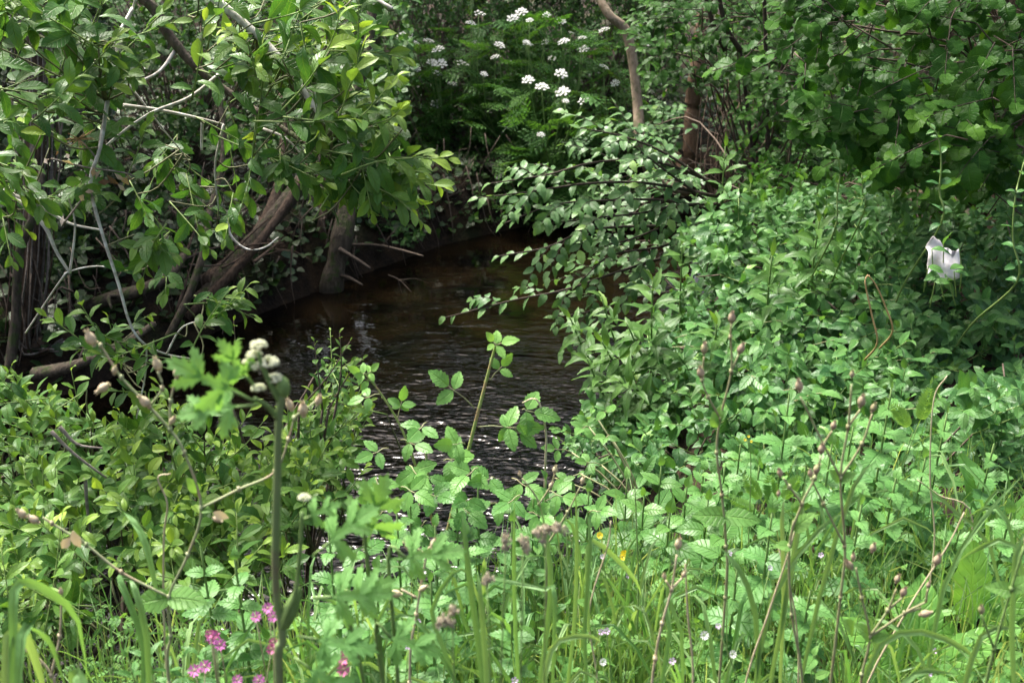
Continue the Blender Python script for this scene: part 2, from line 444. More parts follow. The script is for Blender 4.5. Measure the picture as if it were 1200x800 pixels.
def lobed(seed):
    r = random.Random(seed)
    out = []
    spec = [((0, 0.46, 0), (0, 1, -0.12), 0.56, 0.42), ((0, 0.46, 0), (0.75, 0.72, 0), 0.44, 0.36), ((0, 0.46, 0), (-0.75, 0.72, 0), 0.44, 0.36),
            ((0, 0.10, 0), (0.95, 0.35, -0.1), 0.52, 0.36), ((0, 0.10, 0), (-0.95, 0.35, -0.1), 0.52, 0.36), ((0.10, 0.12, 0), (0.9, -0.35, -0.1), 0.30, 0.36), ((-0.10, 0.12, 0), (-0.9, -0.35, -0.1), 0.30, 0.36), ((0, 0.02, 0), (0, 1, 0), 0.66, 0.22)]
    for p, d, L, W in spec:
        V, Q, uv = blade(W, 0.6, 0.8, 9, 3, 0.34, 0.12, 0.2, 0.03, 0, r.randint(0, 9999))
        up = (r.uniform(-.12, .12), r.uniform(-.12, .12), 1)
        out.append((place_arrays(V, np.array(p) + np.array((0, 0, r.uniform(0, .012))), d, up, L * r.uniform(.92, 1.08)), Q, uv))
    V, Q, uv = blade(0.04, .1, .1, 2, 3, 0, 0, 0, 0, 0, 1)
    V[:, 1] = V[:, 1] * 0.6 - 0.40
    out.append((V, Q, uv))
    return compound(out)
shapes("lobed", 3, lobed)

LOW = {k: "low_" + k for k in ("sallow", "honeysuckle", "hazel", "elm", "nettle", "bramble", "ovate", "lance")}
for k, (w_, a_, b_) in {"sallow": (.42, .85, .75), "honeysuckle": (.52, .62, .85), "hazel": (.90, .5, .5), "elm": (.62, .55, .72), "nettle": (.62, .4, .95), "bramble": (.56, .6, .9), "ovate": (.58, .45, .95), "lance": (.28, .75, 1.15)}.items():
    shapes("low_" + k, 3, lambda i: blade(w_, a_, b_, 2, 3, 0, .15, .15 + .1 * i, 0, 0, 300 + i))
LEAFMESH = {}
def leaf_object_mesh(shape, var, mat):
    k = (shape, var, mat)
    if k not in LEAFMESH:
        V, Q, uv = SHAPES[shape][var]
        LEAFMESH[k] = make_mesh(shape + "_leaf", V, Q, mat, uv)
    return LEAFMESH[k]

# ------------------------------------------------------------------ things
PLANTS = []
def link_obj(name, data, parent=None, mat4=None):
    o = bpy.data.objects.new(name, data)
    COL.objects.link(o)
    if parent is not None: o.parent = parent
    if mat4 is not None: o.matrix_local = mat4
    return o
def tag(o, label, cat, group=None, kind=None):
    if label: o["label"] = label
    if cat: o["category"] = cat
    if group: o["group"] = group
    if kind: o["kind"] = kind
    return o
class Plant:
    def __init__(s, name, label, cat, base, group=None, leafname="leaf", maxparts=300):
        s.base = np.asarray(base, float)
        s.root = link_obj(name, None)
        s.root.location = s.base
        s.root.empty_display_size = 0.05
        tag(s.root, label, cat, group)
        s.leaves = []; s.twigs = {}; s.skel = []; s.leafname = leafname; s.maxparts = maxparts; s.foliage_name = "foliage"
        PLANTS.append(s)
    def mesh(s, name, V, Q, mat, uv=None, tint=None, parent=None, kind=None, label=None):
        o = link_obj(name, make_mesh(name, np.asarray(V, float) - s.base, Q, mat, uv, tint), parent or s.root)
        if parent is not None and parent is not s.root: o.matrix_parent_inverse = Matrix()
        if kind: o["kind"] = kind
        if label: o["label"] = label
        o.color = (0, 0.4, 0, 1)
        return o
    def tube(s, pts, r0, r1, mat, name="stem", k=7, n=6, wob=0.0, label=None, taper=1.0):
        S = smooth(pts, n)
        if name == "branch": s.skel.extend(S)
        V, Q = tube_arrays(S, r0, r1, k, wob, taper)
        return s.mesh(name, V, Q, mat, label=label)
    def twig(s, pts, r0, r1, mat="twig_dark", k=4, n=3):
        s.twigs.setdefault(mat, Acc()).add(*tube_arrays(smooth(pts, n), r0, r1, k))
    def leaf(s, shape, mat, pos, d, up, size, tint=0.0, parent=None):
        y = nrm(d); x = cross(y, up)
        if vlen(x) < 1e-3: x = cross(y, up + np.array([.1, .2, .3]))
        x = nrm(x); z = cross(x, y)
        M = np.stack([x, y, z], 1) * size
        s.leaves.append((shape, random.randrange(len(SHAPES[shape])), mat, M, np.asarray(pos, float), size, (1.0 if random.random() < .012 else tint), random.random(), parent))
    def inst(s, name, mesh, pos, d, up, size, parent=None):
        """a shared mesh placed as a part, +Z along d"""
        z = nrm(d); x = cross(up, z)
        if vlen(x) < 1e-3: x = cross((0.3, 1, 0.2), z)
        x = nrm(x); y = cross(z, x)
        M = np.eye(4); M[:3, :3] = np.stack([x, y, z], 1) * size; M[:3, 3] = np.asarray(pos) - s.base
        o = link_obj(name, mesh, parent or s.root, Matrix(M.tolist()))
        return o

LIGHTDIR = nrm((0.0, -0.45, 1.0))
def shoot(pl, pts, shape, mat, n, size, phyl='alt', spread=55, up=0.9, jit=0.45, tip_tint=0.6, base_tint=0.0, r=0.003,
          start=0.15, twigmat="twig_green", tw=True, sizefall=0.5, droop=0.1, light=LIGHTDIR, end_leaf=True, n_s=4, tintpow=2.5, parent=None):
    P = smooth(pts, n_s)
    if tw: pl.twig(P[:: max(1, len(P) // 7)] if len(P) > 9 else P, r, r * 0.45, twigmat, 4, 1)
    L = len(P) - 1
    ph = U(0, 6.28)
    for i in range(n):
        t = start + (1 - start) * (i + U(-.2, .2)) / n
        t = min(max(t, 0), 0.999)
        k = int(t * L); f = t * L - k
        p = lerp(P[k], P[k + 1], f); T = nrm(P[k + 1] - P[k])
        a = cross(T, light)
        a = nrm(a) if vlen(a) > 1e-3 else nrm(cross(T, (1, 0, 0)))
        b = cross(T, a)
        sz = size * (1 - sizefall * t ** 2.2) * (0.75 + 0.25 * min(1, 4 * (t - start + .12))) * U(0.82, 1.15)
        tint = min(1, base_tint + tip_tint * t ** tintpow * U(0.5, 1.2))
        if phyl == 'alt': angs = [ph + i * 2.4]
        elif phyl == 'dist': angs = [math.pi * (i % 2) + U(-.35, .35)]
        elif phyl == 'opp': angs = [i * 1.57 + ph, i * 1.57 + ph + math.pi]
        elif phyl == 'oppd': angs = [U(-.3, .3), math.pi + U(-.3, .3)]
        else: angs = [ph + i * 1.1 + q * 6.28 / 3 for q in range(3)]
        for an in angs:
            side = a * math.cos(an) + b * math.sin(an)
            sp = math.radians(spread + U(-14, 14)) * (1 - 0.45 * t)
            d = T * math.cos(sp) + side * math.sin(sp) - np.array([0, 0, droop])
            nn = light * up + side * -0.1 + T * 0.25 + rv(jit * 0.5)
            pl.leaf(shape, mat, p + nrm(d) * sz * 0.08, d, nn, sz, tint, parent)
    if end_leaf:
        T = nrm(P[-1] - P[-2])
        pl.leaf(shape, mat, P[-1], T + rv(.15), light + rv(.3), size * (1 - sizefall) * U(.8, 1.1), min(1, base_tint + tip_tint * U(.8, 1.2)), parent)

def fill(pl, poly, n, Yf, shape, mat, ln, size, nl, dirf, back=0.0, connect=0.3, scatter=0.28, stub=True, bend=0.3, twigmat="twig_green", stem_r=0.0035, **kw):
    """leafy shoots spread through a volume; Yf(px, py) is how far off it stands"""
    for _ in range(n):
        px, py = sample_poly(poly)
        Y = Yf(px, py) + U(-.15, 1.0) * back
        T = at(px, py, Y)
        d = nrm(np.asarray(dirf(T, px, py)) + rv(scatter))
        l = ln * U(0.7, 1.25)
        a = T - d * l * 0.55
        e = T + d * l * 0.45 + np.array([0, 0, U(-.6, 1.0) * bend * l * 0.5])
        shoot(pl, [a, T, e], shape, mat, max(3, int(nl * U(.8, 1.2))), size * U(.85, 1.12), twigmat=twigmat, r=stem_r * 0.7, **kw)
        if random.random() < connect:
            g = pl.base + np.array([U(-.15, .15), U(-.15, .15), 0.05])
            m = lerp(a, g, 0.45) + np.array([0, 0, 0.15 * vlen(a - g)]) + rv(.06)
            pl.twig([a, m, g], stem_r, stem_r * 2.2, "twig_dark", 4, 4)
        elif pl.skel and not stub:      # joins the nearest branch
            K = np.array(pl.skel); dist = np.linalg.norm(K - a, axis=1); q = K[int(np.argmin(dist))]
            if dist.min() < .7: pl.twig([a, lerp(a, q, .5) + rv(.015) - V3(0, 0, .02), q], stem_r * .6, stem_r * .8, "twig_mid", 4, 3)
        elif not stub:
            pl.twig([a, a + V3(U(-.03, .03), U(0, .06), -.09), a + V3(U(-.06, .06), U(.02, .12), -.22)], stem_r * .7, stem_r, "twig_mid", 4, 2)
        elif stub:
            pl.twig([a, a - d * l * 0.5 + rv(.03) - np.array([0, 0, .06])], stem_r * .8, stem_r, "twig_dark", 4, 2)

# ------------------------------------------------------------------ the ends of all plants: which leaves show, parts and the rest
def finish_all():
    cell = 5
    W_, H_ = 1200 // cell, 800 // cell
    rec = []
    for pi, pl in enumerate(PLANTS):
        if not pl.leaves: continue
        M = np.stack([l[3] for l in pl.leaves]); P = np.stack([l[4] for l in pl.leaves])
        wid = np.array([np.abs(SHAPES[l[0]][l[1]][0][:, 0]).max() for l in pl.leaves])
        rec.append((pi, M, P, wid))
    xs, ys, ds, ids = [], [], [], []
    off = {}
    tot = 0
    for pi, M, P, wid in rec:
        off[pi] = tot
        for t in (0.1, 0.3, 0.5, 0.7, 0.9):
            for s in (-0.5, 0, 0.5):
                loc = np.stack([s * wid, np.full_like(wid, t), np.zeros_like(wid)], 1)
                X = P + np.einsum('nij,nj->ni', M, loc)
                x, y, w = proj(X)
                ok = (x > 0) & (x < 1200) & (y > 0) & (y < 800) & (w > 0.2)
                xs.append((x[ok] // cell).astype(int)); ys.append((y[ok] // cell).astype(int)); ds.append(w[ok])
                ids.append(tot + np.nonzero(ok)[0])
        tot += len(P)
    xs = np.concatenate(xs); ys = np.concatenate(ys); ds = np.concatenate(ds); ids = np.concatenate(ids)
    o = np.argsort(-ds)
    buf = np.full(W_ * H_, -1)
    buf[(ys * W_ + xs)[o]] = ids[o]
    own = np.bincount(buf[buf >= 0], minlength=tot)
    nparts = 0
    for pi, pl in enumerate(PLANTS):
        for mat, acc in pl.twigs.items():
            V, Q = acc.arrays()
            pl.mesh("twigs", V, Q, mat, kind="stuff")
        if not pl.leaves: continue
        n = len(pl.leaves)
        mine = own[off[pi]:off[pi] + n].astype(float)
        P = np.stack([l[4] for l in pl.leaves])
        sz = np.array([l[5] for l in pl.leaves])
        x, y, w = proj(P)
        px = sz / w * FPX
        score = np.where((mine >= 1) & (px >= 10), mine + px * 0.01, 0)
        if n <= 40: score = np.maximum(score, np.where(px >= 10, 0.01, 0))
        order = np.argsort(-score)
        chosen = [i for i in order[:pl.maxparts] if score[i] > 0]
        cs = set(chosen)
        for i in chosen:
            shp, var, mat, M, p, size, tint, rnd, par = pl.leaves[i]
            M4 = np.eye(4); M4[:3, :3] = M; M4[:3, 3] = p - pl.base
            ob = link_obj("leaflet" if shp == "bramble" and par is not None else pl.leafname, leaf_object_mesh(shp, var, mat), par or pl.root, Matrix(M4.tolist()))
            ob.color = (tint, rnd, 0, 1)
        nparts += len(chosen)
        by = {}
        for i, l in enumerate(pl.leaves):
            if i not in cs:
                key = (LOW[l[0]], l[1] % 3) if mine[i] == 0 and l[0] in LOW else (l[0], l[1])
                by.setdefault(l[2], {}).setdefault(key, []).append(l)
        for mat, groups in by.items():
            Vs, Qs, Us, Ts, o_ = [], [], [], [], 0
            for (shp, var), ls in groups.items():
                V, Q, uv = SHAPES[shp][var]
                M = np.stack([l[3] for l in ls]); P = np.stack([l[4] for l in ls]) - pl.base
                VV = (np.einsum('kij,nj->kni', M, V) + P[:, None, :]).reshape(-1, 3)
                K = len(ls)
                Vs.append(VV); Qs.append((Q[None] + (np.arange(K) * len(V))[:, None, None]).reshape(-1, 4) + o_)
                Us.append(np.tile(uv, (K, 1)))
                tt = np.array([[l[6], l[7], 0] for l in ls]); Ts.append(np.repeat(tt, len(V), 0))
                o_ += K * len(V)
            ob = link_obj(pl.foliage_name, make_mesh("foliage", np.vstack(Vs), np.vstack(Qs), mat, np.vstack(Us), np.vstack(Ts)), pl.root)
            ob.color = (0, 0, 0, 1)
            ob["kind"] = "stuff"
    tris = sum(len(m.polygons) * 2 for m in bpy.data.meshes)
    print("leaf parts", nparts, "objects", len(bpy.data.objects), "triangles", tris)
# ------------------------------------------------------------------ land and water
FAR = [(-30, 2.2), (-12, 3.6), (-6, 4.9), (-3.6, 5.45), (-2.55, 6.0), (-1.95, 7.2), (-1.35, 8.2), (-.6, 9.35), (0.1, 10.0), (1.6, 10.5), (5, 10.9), (14, 12), (30, 15)]
NEAR = [(30, 12.6), (14, 10.2), (5, 9.1), (2.2, 8.2), (1.35, 7.2), (0.95, 6), (0.62, 5), (0.40, 3.9), (0.15, 3.0), (-.35, 2.62), (-1.2, 2.48), (-3, 2.3), (-8, 1.9), (-30, -1.0)]
POLY = np.array(FAR + NEAR, float)
def stream_dist(x, y):
    """distance to the water's edge (negative in the water) and whether the far bank is nearest"""
    x = np.asarray(x, float); y = np.asarray(y, float)
    ins = np.zeros(x.shape, bool); best = np.full(x.shape, 1e9); far = np.zeros(x.shape, bool)
    n = len(POLY)
    for i in range(n):
        ax, ay = POLY[i]; bx, by = POLY[(i + 1) % n]
        c = ((ay > y) != (by > y)) & (x < (bx - ax) * (y - ay) / ((by - ay) if by != ay else 1e-9) + ax)
        ins ^= c
        L2 = (bx - ax) ** 2 + (by - ay) ** 2
        t = np.clip(((x - ax) * (bx - ax) + (y - ay) * (by - ay)) / L2, 0, 1)
        d = np.hypot(x - ax - t * (bx - ax), y - ay - t * (by - ay))
        m = d < best
        best = np.where(m, d, best); far = np.where(m, i < len(FAR) - 1, far)
    return np.where(ins, -best, best), far
def lumps(x, y):
    return (np.sin(x * 2.3 + 1.1 * np.sin(y * 1.7)) * np.sin(y * 2.9 + 0.7) * 0.5 + np.sin(x * 5.7 + y * 3.1) * np.sin(y * 6.1 - x * 2.2) * 0.3
            + np.sin(x * 13.1 - y * 7) * np.sin(y * 11.7 + x * 4) * 0.15)
def ground_z(x, y):
    d, far = stream_dist(x, y)
    dd = np.maximum(d, 0)
    hf = 0.50 * (1 - np.exp(-dd / 0.16)) + 0.10 * np.minimum(dd, 3.5) + 0.22 * np.clip(dd - 3.5, 0, 30)
    hn = 0.90 * (1 - np.exp(-dd / 0.20)) + 0.02 * np.minimum(dd, 20)
    h = np.where(far, hf, hn) + lumps(x, y) * 0.05 * np.clip(dd * 3, 0, 1)
    return np.where(d < 0, np.maximum(-0.45, d * 0.9) - 0.02, h)
def stream_dist1(x, y):
    ins = False; best = 1e9; far = False; n = len(PL_)
    for i in range(n):
        ax, ay = PL_[i]; bx, by = PL_[(i + 1) % n]
        if (ay > y) != (by > y) and x < (bx - ax) * (y - ay) / (by - ay) + ax: ins = not ins
        dx, dy = bx - ax, by - ay
        t = ((x - ax) * dx + (y - ay) * dy) / (dx * dx + dy * dy)
        t = 0.0 if t < 0 else 1.0 if t > 1 else t
        d = math.hypot(x - ax - t * dx, y - ay - t * dy)
        if d < best: best = d; far = i < len(FAR) - 1
    return (-best if ins else best), far
PL_ = [tuple(p) for p in FAR + NEAR]
def gz(x, y):
    x, y = float(x), float(y)
    d, far = stream_dist1(x, y)
    if d < 0: return max(-0.45, d * 0.9) - 0.02
    h = 0.50 * (1 - math.exp(-d / 0.16)) + 0.10 * min(d, 3.5) + 0.22 * min(max(d - 3.5, 0), 30) if far else 0.90 * (1 - math.exp(-d / 0.20)) + 0.02 * min(d, 20)
    return h + float(lumps(x, y)) * 0.05 * min(d * 3, 1)
def onground(x, y): return V3(x, y, gz(x, y) - 0.01)

def axis(fine0, fine1, step, lim0, lim1):
    a = list(np.arange(fine0, fine1, step))
    lo, s = fine0, step
    left = []
    while lo > lim0: s *= 1.25; lo -= s; left.append(lo)
    hi, s = a[-1], step
    right = []
    while hi < lim1: s *= 1.25; hi += s; right.append(hi)
    return np.array(left[::-1] + a + right)
gx = axis(-4.5, 4.0, 0.06, -140, 140); gy = axis(0.8, 13.0, 0.06, -120, 160)
GX, GY = np.meshgrid(gx, gy)
GZ = ground_z(GX.ravel(), GY.ravel())
nx, ny = len(gx), len(gy)
I = (np.arange(ny - 1)[:, None] * nx + np.arange(nx - 1)[None, :]).ravel()
Qg = np.stack([I, I + 1, I + nx + 1, I + nx], 1)
m, nt = new_mat("soil"); b = NB(nt)
geo = b.n("ShaderNodeNewGeometry")
n1 = b.noise(geo.outputs["Position"], 5.0, 6.0, 0.65); n2 = b.noise(geo.outputs["Position"], 38.0, 5.0, 0.7)
vor = b.n("ShaderNodeTexVoronoi"); vor.inputs["Scale"].default_value = 45.0; b.link(geo.outputs["Position"], vor.inputs["Vector"])
c = b.mix(b.ramp(n1, .35, .65), (0.010, 0.007, 0.005), (0.028, 0.018, 0.011))
c = b.mix(b.math('MULTIPLY', b.ramp(n2, .5, .7), 0.6), c, (0.05, 0.034, 0.02))
lit = b.mix(vor.outputs["Color"], (0.05, 0.03, 0.015), (0.07, 0.045, 0.025))
c = b.mix(b.math('MULTIPLY', b.ramp(n1, .5, .62), 0.5), c, lit)
moss = b.ramp(b.noise(geo.outputs["Position"], 1.7, 4.0), 0.5, 0.62)
c = b.mix(b.math('MULTIPLY', moss, 0.35), c, (0.03, 0.05, 0.014))
bp = b.n("ShaderNodeBump"); bp.inputs["Strength"].default_value = 0.8; bp.inputs["Distance"].default_value = 0.03
b.link(b.math('ADD', n2, b.math('MULTIPLY', vor.outputs["Distance"], 0.5)), bp.inputs["Height"])
p = b.n("ShaderNodeBsdfPrincipled"); b.link(c, p.inputs["Base Color"]); p.inputs["Roughness"].default_value = 0.9
p.inputs["Specular IOR Level"].default_value = 0.2
b.link(bp.outputs[0], p.inputs["Normal"])
o = b.n("ShaderNodeOutputMaterial"); b.link(p.outputs[0], o.inputs[0])
ground = link_obj("ground", make_mesh("ground", np.stack([GX.ravel(), GY.ravel(), GZ], 1), Qg, "soil"))
tag(ground, "dark brown soil of the stream banks under the plants", "ground", kind="structure")

# the stream: peaty dark water, still at the far bend, broken into ripples where it runs past the near bank
m, nt = new_mat("peaty_water"); b = NB(nt)
geo = b.n("ShaderNodeNewGeometry")
sp = b.n("ShaderNodeSeparateXYZ"); b.link(geo.outputs["Position"], sp.inputs[0])
mp = b.n("ShaderNodeMapping"); mp.inputs["Scale"].default_value = (0.8, 1.5, 1.0); mp.inputs["Rotation"].default_value = (0, 0, math.radians(20))
b.link(geo.outputs["Position"], mp.inputs[0])
a1 = b.noise(mp.outputs[0], 8.0, 1.0, 0.4); a2 = b.noise(mp.outputs[0], 21.0, 1.0, 0.4); a3 = b.noise(mp.outputs[0], 2.4, 2.0, 0.5)
riff = b.math('ADD', b.ramp(sp.outputs[1], 7.4, 4.9), b.math('MULTIPLY', b.math('SUBTRACT', a3, 0.5), 1.1), clamp=True)
hgt = b.math('ADD', b.math('MULTIPLY', a1, 1.0), b.math('MULTIPLY', a2, 0.60))
amp = b.math('ADD', 0.012, b.math('MULTIPLY', b.math('MULTIPLY', riff, b.ramp(sp.outputs[0], -1.5, -0.6)), 0.42))
bp = b.n("ShaderNodeBump"); bp.inputs["Strength"].default_value = 1.0; bp.inputs["Distance"].default_value = 0.075
b.link(b.math('MULTIPLY', hgt, amp), bp.inputs["Height"])
bedn = b.noise(geo.outputs["Position"], 2.2, 4.0, 0.6)
shal = b.math('MULTIPLY', b.ramp(bedn, 0.34, 0.60), b.math('SUBTRACT', 1.0, riff, clamp=True))
c = b.mix(shal, (0.0006, 0.0006, 0.0006), (0.0070, 0.0045, 0.0020))
p = b.n("ShaderNodeBsdfPrincipled"); b.link(c, p.inputs["Base Color"]); p.inputs["Roughness"].default_value = 0.03
p.inputs["IOR"].default_value = 1.333
b.link(bp.outputs[0], p.inputs["Normal"])
o = b.n("ShaderNodeOutputMaterial"); b.link(p.outputs[0], o.inputs[0])
wx = axis(-4.0, 3.0, 0.06, -45, 45); wy = axis(2.0, 11.0, 0.06, -18, 34)
WX, WY = np.meshgrid(wx, wy)
fx, fy = WX.ravel(), WY.ravel()
rif = np.clip((7.0 - fy) / 2.5, 0, 1) * np.exp(-(np.maximum(np.abs(fx) - 5, 0)) / 3)
wz = rif * 0.006 * (np.sin(fx * 9 + fy * 17 + 1.5 * np.sin(fx * 3)) + np.sin(-fx * 14 + fy * 11 + 2 * np.sin(fy * 4)) + 0.6 * np.sin(fx * 23 + fy * 29))
nx, ny = len(wx), len(wy)
I = (np.arange(ny - 1)[:, None] * nx + np.arange(nx - 1)[None, :]).ravel()
dW, _ = stream_dist(fx, fy)
Qw = np.stack([I, I + 1, I + nx + 1, I + nx], 1)
keep = (dW[Qw].min(1) < 0.12)
Qw = Qw[keep]
used, inv = np.unique(Qw.ravel(), return_inverse=True)
stream = link_obj("stream_water", make_mesh("stream_water", np.stack([fx, fy, wz], 1)[used], inv.reshape(-1, 4), "peaty_water"))
tag(stream, "dark peaty stream water with white ripples near the front bank", "stream", kind="structure")
# ------------------------------------------------------------------ far bank: tall trees, shrubs, water dropwort
def tree(name, label, cat, pts, r0, r1, bark, crown_c, crown_r, nsh, group=None, shape="smallround", mat="bankside_leaf", size=0.14, nl=8, branches=5):
    pl = Plant(name, label, cat, (pts[0][0], pts[0][1], pts[0][2]), group)
    pl.foliage_name = "crown"
    pl.tube(pts, r0, r1, bark, "trunk", 9, 8, 0.03)
    top = np.asarray(pts[-1], float); mid = np.asarray(pts[len(pts) // 2], float)
    C, R = np.asarray(crown_c, float), np.asarray(crown_r, float)
    for i in range(branches):
        e = C + rv(0.5) * R * 0.7
        s = lerp(mid, top, U(.2, 1))
        pl.tube([s, lerp(s, e, .5) + rv(.12), e], r1 * 0.8, r1 * 0.2, bark, "branch", 6, 4)
    for i in range(nsh):
        v = nrm(rv()); rr = U(0.35, 1.0) ** 0.6
        T = C + v * R * rr
        d = nrm(v * 0.7 + rv(.5) + V3(0, 0, -0.1))
        l = U(.35, .7)
        shoot(pl, [T - d * l * .5, T, T + d * l * .5 - V3(0, 0, .08)], shape, mat, nl, size * U(.8, 1.2), phyl='alt', r=0.004, tip_tint=0.3, jit=.7, twigmat="twig_dark")
    return pl
B = onground
# unseen crowns, shaped to darken bank and water; their trunks come down into view
q0, q1, q2, q3 = at(700, -10, 9.6), at(735, 40, 9.5), at(747, 120, 9.4), at(752, 175, 9.3)
g_ = B(1.32, 9.9)
tree("alder_tree", "slender pale trunked tree with a curved stem left of the brown trunk", "tree",
     [V3(1.62, 9.95, 0.35), at(772, 215, 9.8), q3, q2, q1, q0, V3(0.3, 10.6, 3.6), V3(0.2, 12.2, 4.8)], 0.055, 0.03, "bark_pale", (0.2, 13.0, 5.2), (2.5, 1.2, 1.9), 400, "trees above the far bank")
tree("bank_tree", "straight reddish brown tree trunk in the dark gap behind the shrubs", "tree",
     [V3(1.58, 10.75, 0.5), at(806, 200, 10.4), at(812, 120, 10.4), at(820, 55, 10.4), V3(1.95, 11.0, 3.6), V3(2.0, 12.4, 5.0)], 0.085, 0.06, "bark_red", (2.5, 13.0, 5.0), (2.3, 1.4, 2.0), 400, "trees above the far bank")
tree("bank_tree", "forked far bank tree with its leafy crown over the bend", "tree",
     [B(-1.4, 10.9), V3(-1.4, 10.9, 2.6), V3(-1.7, 11.1, 4.0), V3(-1.8, 11.2, 5.4)], 0.13, 0.06, "bark_mossy", (-1.9, 13.0, 5.0), (2.4, 1.5, 2.2), 420, "trees above the far bank")
tree("bank_tree", "mossy left bank tree overhanging the dark water", "tree",
     [B(-3.9, 8.3), V3(-3.8, 8.2, 2.2), V3(-3.6, 8.1, 3.6), V3(-3.4, 8.0, 5.0)], 0.14, 0.07, "bark_mossy", (-3.9, 8.2, 4.3), (2.0, 1.8, 1.7), 420, "trees above the far bank")
tree("bank_tree", "tall tree filling the dark back of the picture behind the hazel", "tree",
     [B(5.0, 12.6), V3(5.0, 12.5, 2.6), V3(5.1, 12.3, 4.2), V3(5.0, 12.2, 5.6)], 0.16, 0.07, "bark_mossy", (5.0, 12.2, 4.8), (2.6, 1.8, 2.3), 400, "trees above the far bank")

# shrubs that close the view on the far bank
def far_shrub(label, poly, n, Y0, Y1, base, size=0.05, shape="small", mat="bankside_leaf", nl=11, ln=0.34, back=1.0, name="bankside_shrub", tip=0.35, dirv=(0, -0.6, 0.55), group="shrubs on the far bank", connect=0.12, bt=0.0):
    ys = [p[1] for p in poly]; lo, hi = min(ys), max(ys)
    pl = Plant(name, label, "shrub", base, group)
    fill(pl, poly, int(n * 2.2), lambda px, py: Y1 + (Y0 - Y1) * (py - lo) / (hi - lo), shape, mat, ln, size * 1.3, nl, lambda T, px, py: dirv, back=back, connect=connect,
         phyl='alt', tip_tint=tip, base_tint=bt, jit=0.75, twigmat="twig_dark", bend=-0.3, end_leaf=False)
    return pl
far_shrub("dense dark shrub on the far bank behind the umbel plants", [(430, -60), (620, -60), (620, 180), (560, 255), (470, 240), (430, 200)], 480, 9.7, 12.0, B(-.9, 11.2))
far_shrub("mid green shrub on the far bank below the pale curved trunk", [(600, -60), (800, -60), (790, 200), (700, 250), (610, 230)], 470, 10.0, 12.2, B(.9, 11.6), bt=0.08)
far_shrub("low leafy shrub at the water's edge of the far bend", [(470, 200), (560, 215), (640, 190), (690, 215), (690, 245), (600, 262), (520, 275), (440, 270)], 70, 9.6, 10.3, B(-.3, 10.3), 0.045, back=0.5, ln=.25)
far_shrub("shady shrub above the undercut left bank behind the sallow", [(60, -80), (480, -80), (480, 130), (380, 190), (250, 175), (60, 190)], 400, 8.2, 10.0, B(-2.7, 9.0), 0.055, shape="smallround", back=1.2)
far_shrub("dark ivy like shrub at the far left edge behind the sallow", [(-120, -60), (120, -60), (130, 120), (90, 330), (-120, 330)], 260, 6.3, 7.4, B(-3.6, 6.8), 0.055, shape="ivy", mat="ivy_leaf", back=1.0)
far_shrub("shaded shrub between the brown trunk and the hazel", [(840, -60), (1010, -60), (1010, 200), (900, 240), (850, 200)], 230, 9.0, 10.6, V3(2.9, 10.9, gz(2.9, 11.4)), 0.06, shape="smallround", back=1.0)
far_shrub("small leaved shrub in shadow behind the hazel at the edge", [(1000, -60), (1330, -60), (1330, 230), (1000, 230)], 250, 7.6, 8.6, V3(4.2, 8.4, gz(4.2, 8.2)), 0.06, shape="smallround", back=.8)
far_shrub("young ferny bush hanging over the left bank roots", [(395, 205), (470, 200), (500, 250), (490, 290), (440, 285), (400, 262)], 34, 8.6, 9.0, B(-1.05, 9.1), 0.05, back=0.5, ln=.25, tip=.2)
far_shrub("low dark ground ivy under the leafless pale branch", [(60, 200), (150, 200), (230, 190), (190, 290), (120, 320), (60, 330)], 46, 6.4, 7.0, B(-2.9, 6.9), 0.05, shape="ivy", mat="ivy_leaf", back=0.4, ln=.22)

far_shrub("added dark ivy standing in for shade on the undercut bank by the stumps", [(300, 225), (400, 215), (410, 290), (350, 300), (290, 290)], 40, 8.3, 9.0, B(-1.7, 8.9), 0.05, shape="ivy", mat="ivy_leaf", back=0.4, ln=.25, dirv=(.1, -.5, -.6))  # ivy put in to darken the bank face like a shaded undercut
far_shrub("added dark ivy standing in for bank shade left of the leaning trunk", [(140, 260), (260, 215), (270, 280), (210, 330), (130, 360)], 60, 6.9, 7.6, B(-2.5, 7.6), 0.05, shape="ivy", mat="ivy_leaf", back=0.4, ln=.25, dirv=(.1, -.5, -.6))  # more ivy added to cover lit mud with a shade tone
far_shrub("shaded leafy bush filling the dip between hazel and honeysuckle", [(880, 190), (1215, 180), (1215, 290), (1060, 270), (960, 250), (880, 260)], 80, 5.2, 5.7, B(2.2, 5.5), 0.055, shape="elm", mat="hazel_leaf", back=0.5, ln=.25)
# the wood behind, and the ivy that carpets the far bank: masses nobody could count
def mass(name, label, cat, gen, n, shape, mat, size):
    pl = Plant(name, label, cat, (0, 0, 0), maxparts=0)
    for _ in range(n):
        P, d, up = gen()
        pl.leaf(shape, mat, P, d, up, size * U(.7, 1.25), U(0, .3))
    pl.root["kind"] = "stuff"
    return pl
def gw():
    y = U(13.2, 16.5); x = U(-.62, .62) * y
    return V3(x, y, U(.3, 5.5)), rv(), V3(0, -.5, 1) + rv(.5)
mass("woodland", "dark mass of woodland leaves far behind the stream", "woodland", gw, 7500, "smallround", "bankside_leaf", .19)
def gi():
    while True:
        y = U(5.2, 14.5); x = U(-.6, .6) * y
        d, fb = stream_dist1(x, y)
        if fb and (d > .04 if random.random() < .5 else .01 < d < .45 and x < .5): break  # half crowd the bank face, added to darken it like undercut shade
    return V3(x, y, gz(x, y) + U(.01, .12)), nrm(V3(U(-1, 1), U(-1, .3), U(-.3, .4))), V3(0, -.4, 1) + rv(.4)
mass("ground_ivy", "dark ivy carpeting the soil of the far bank", "ivy", gi, 9500, "ivy", "ivy_leaf", .075)
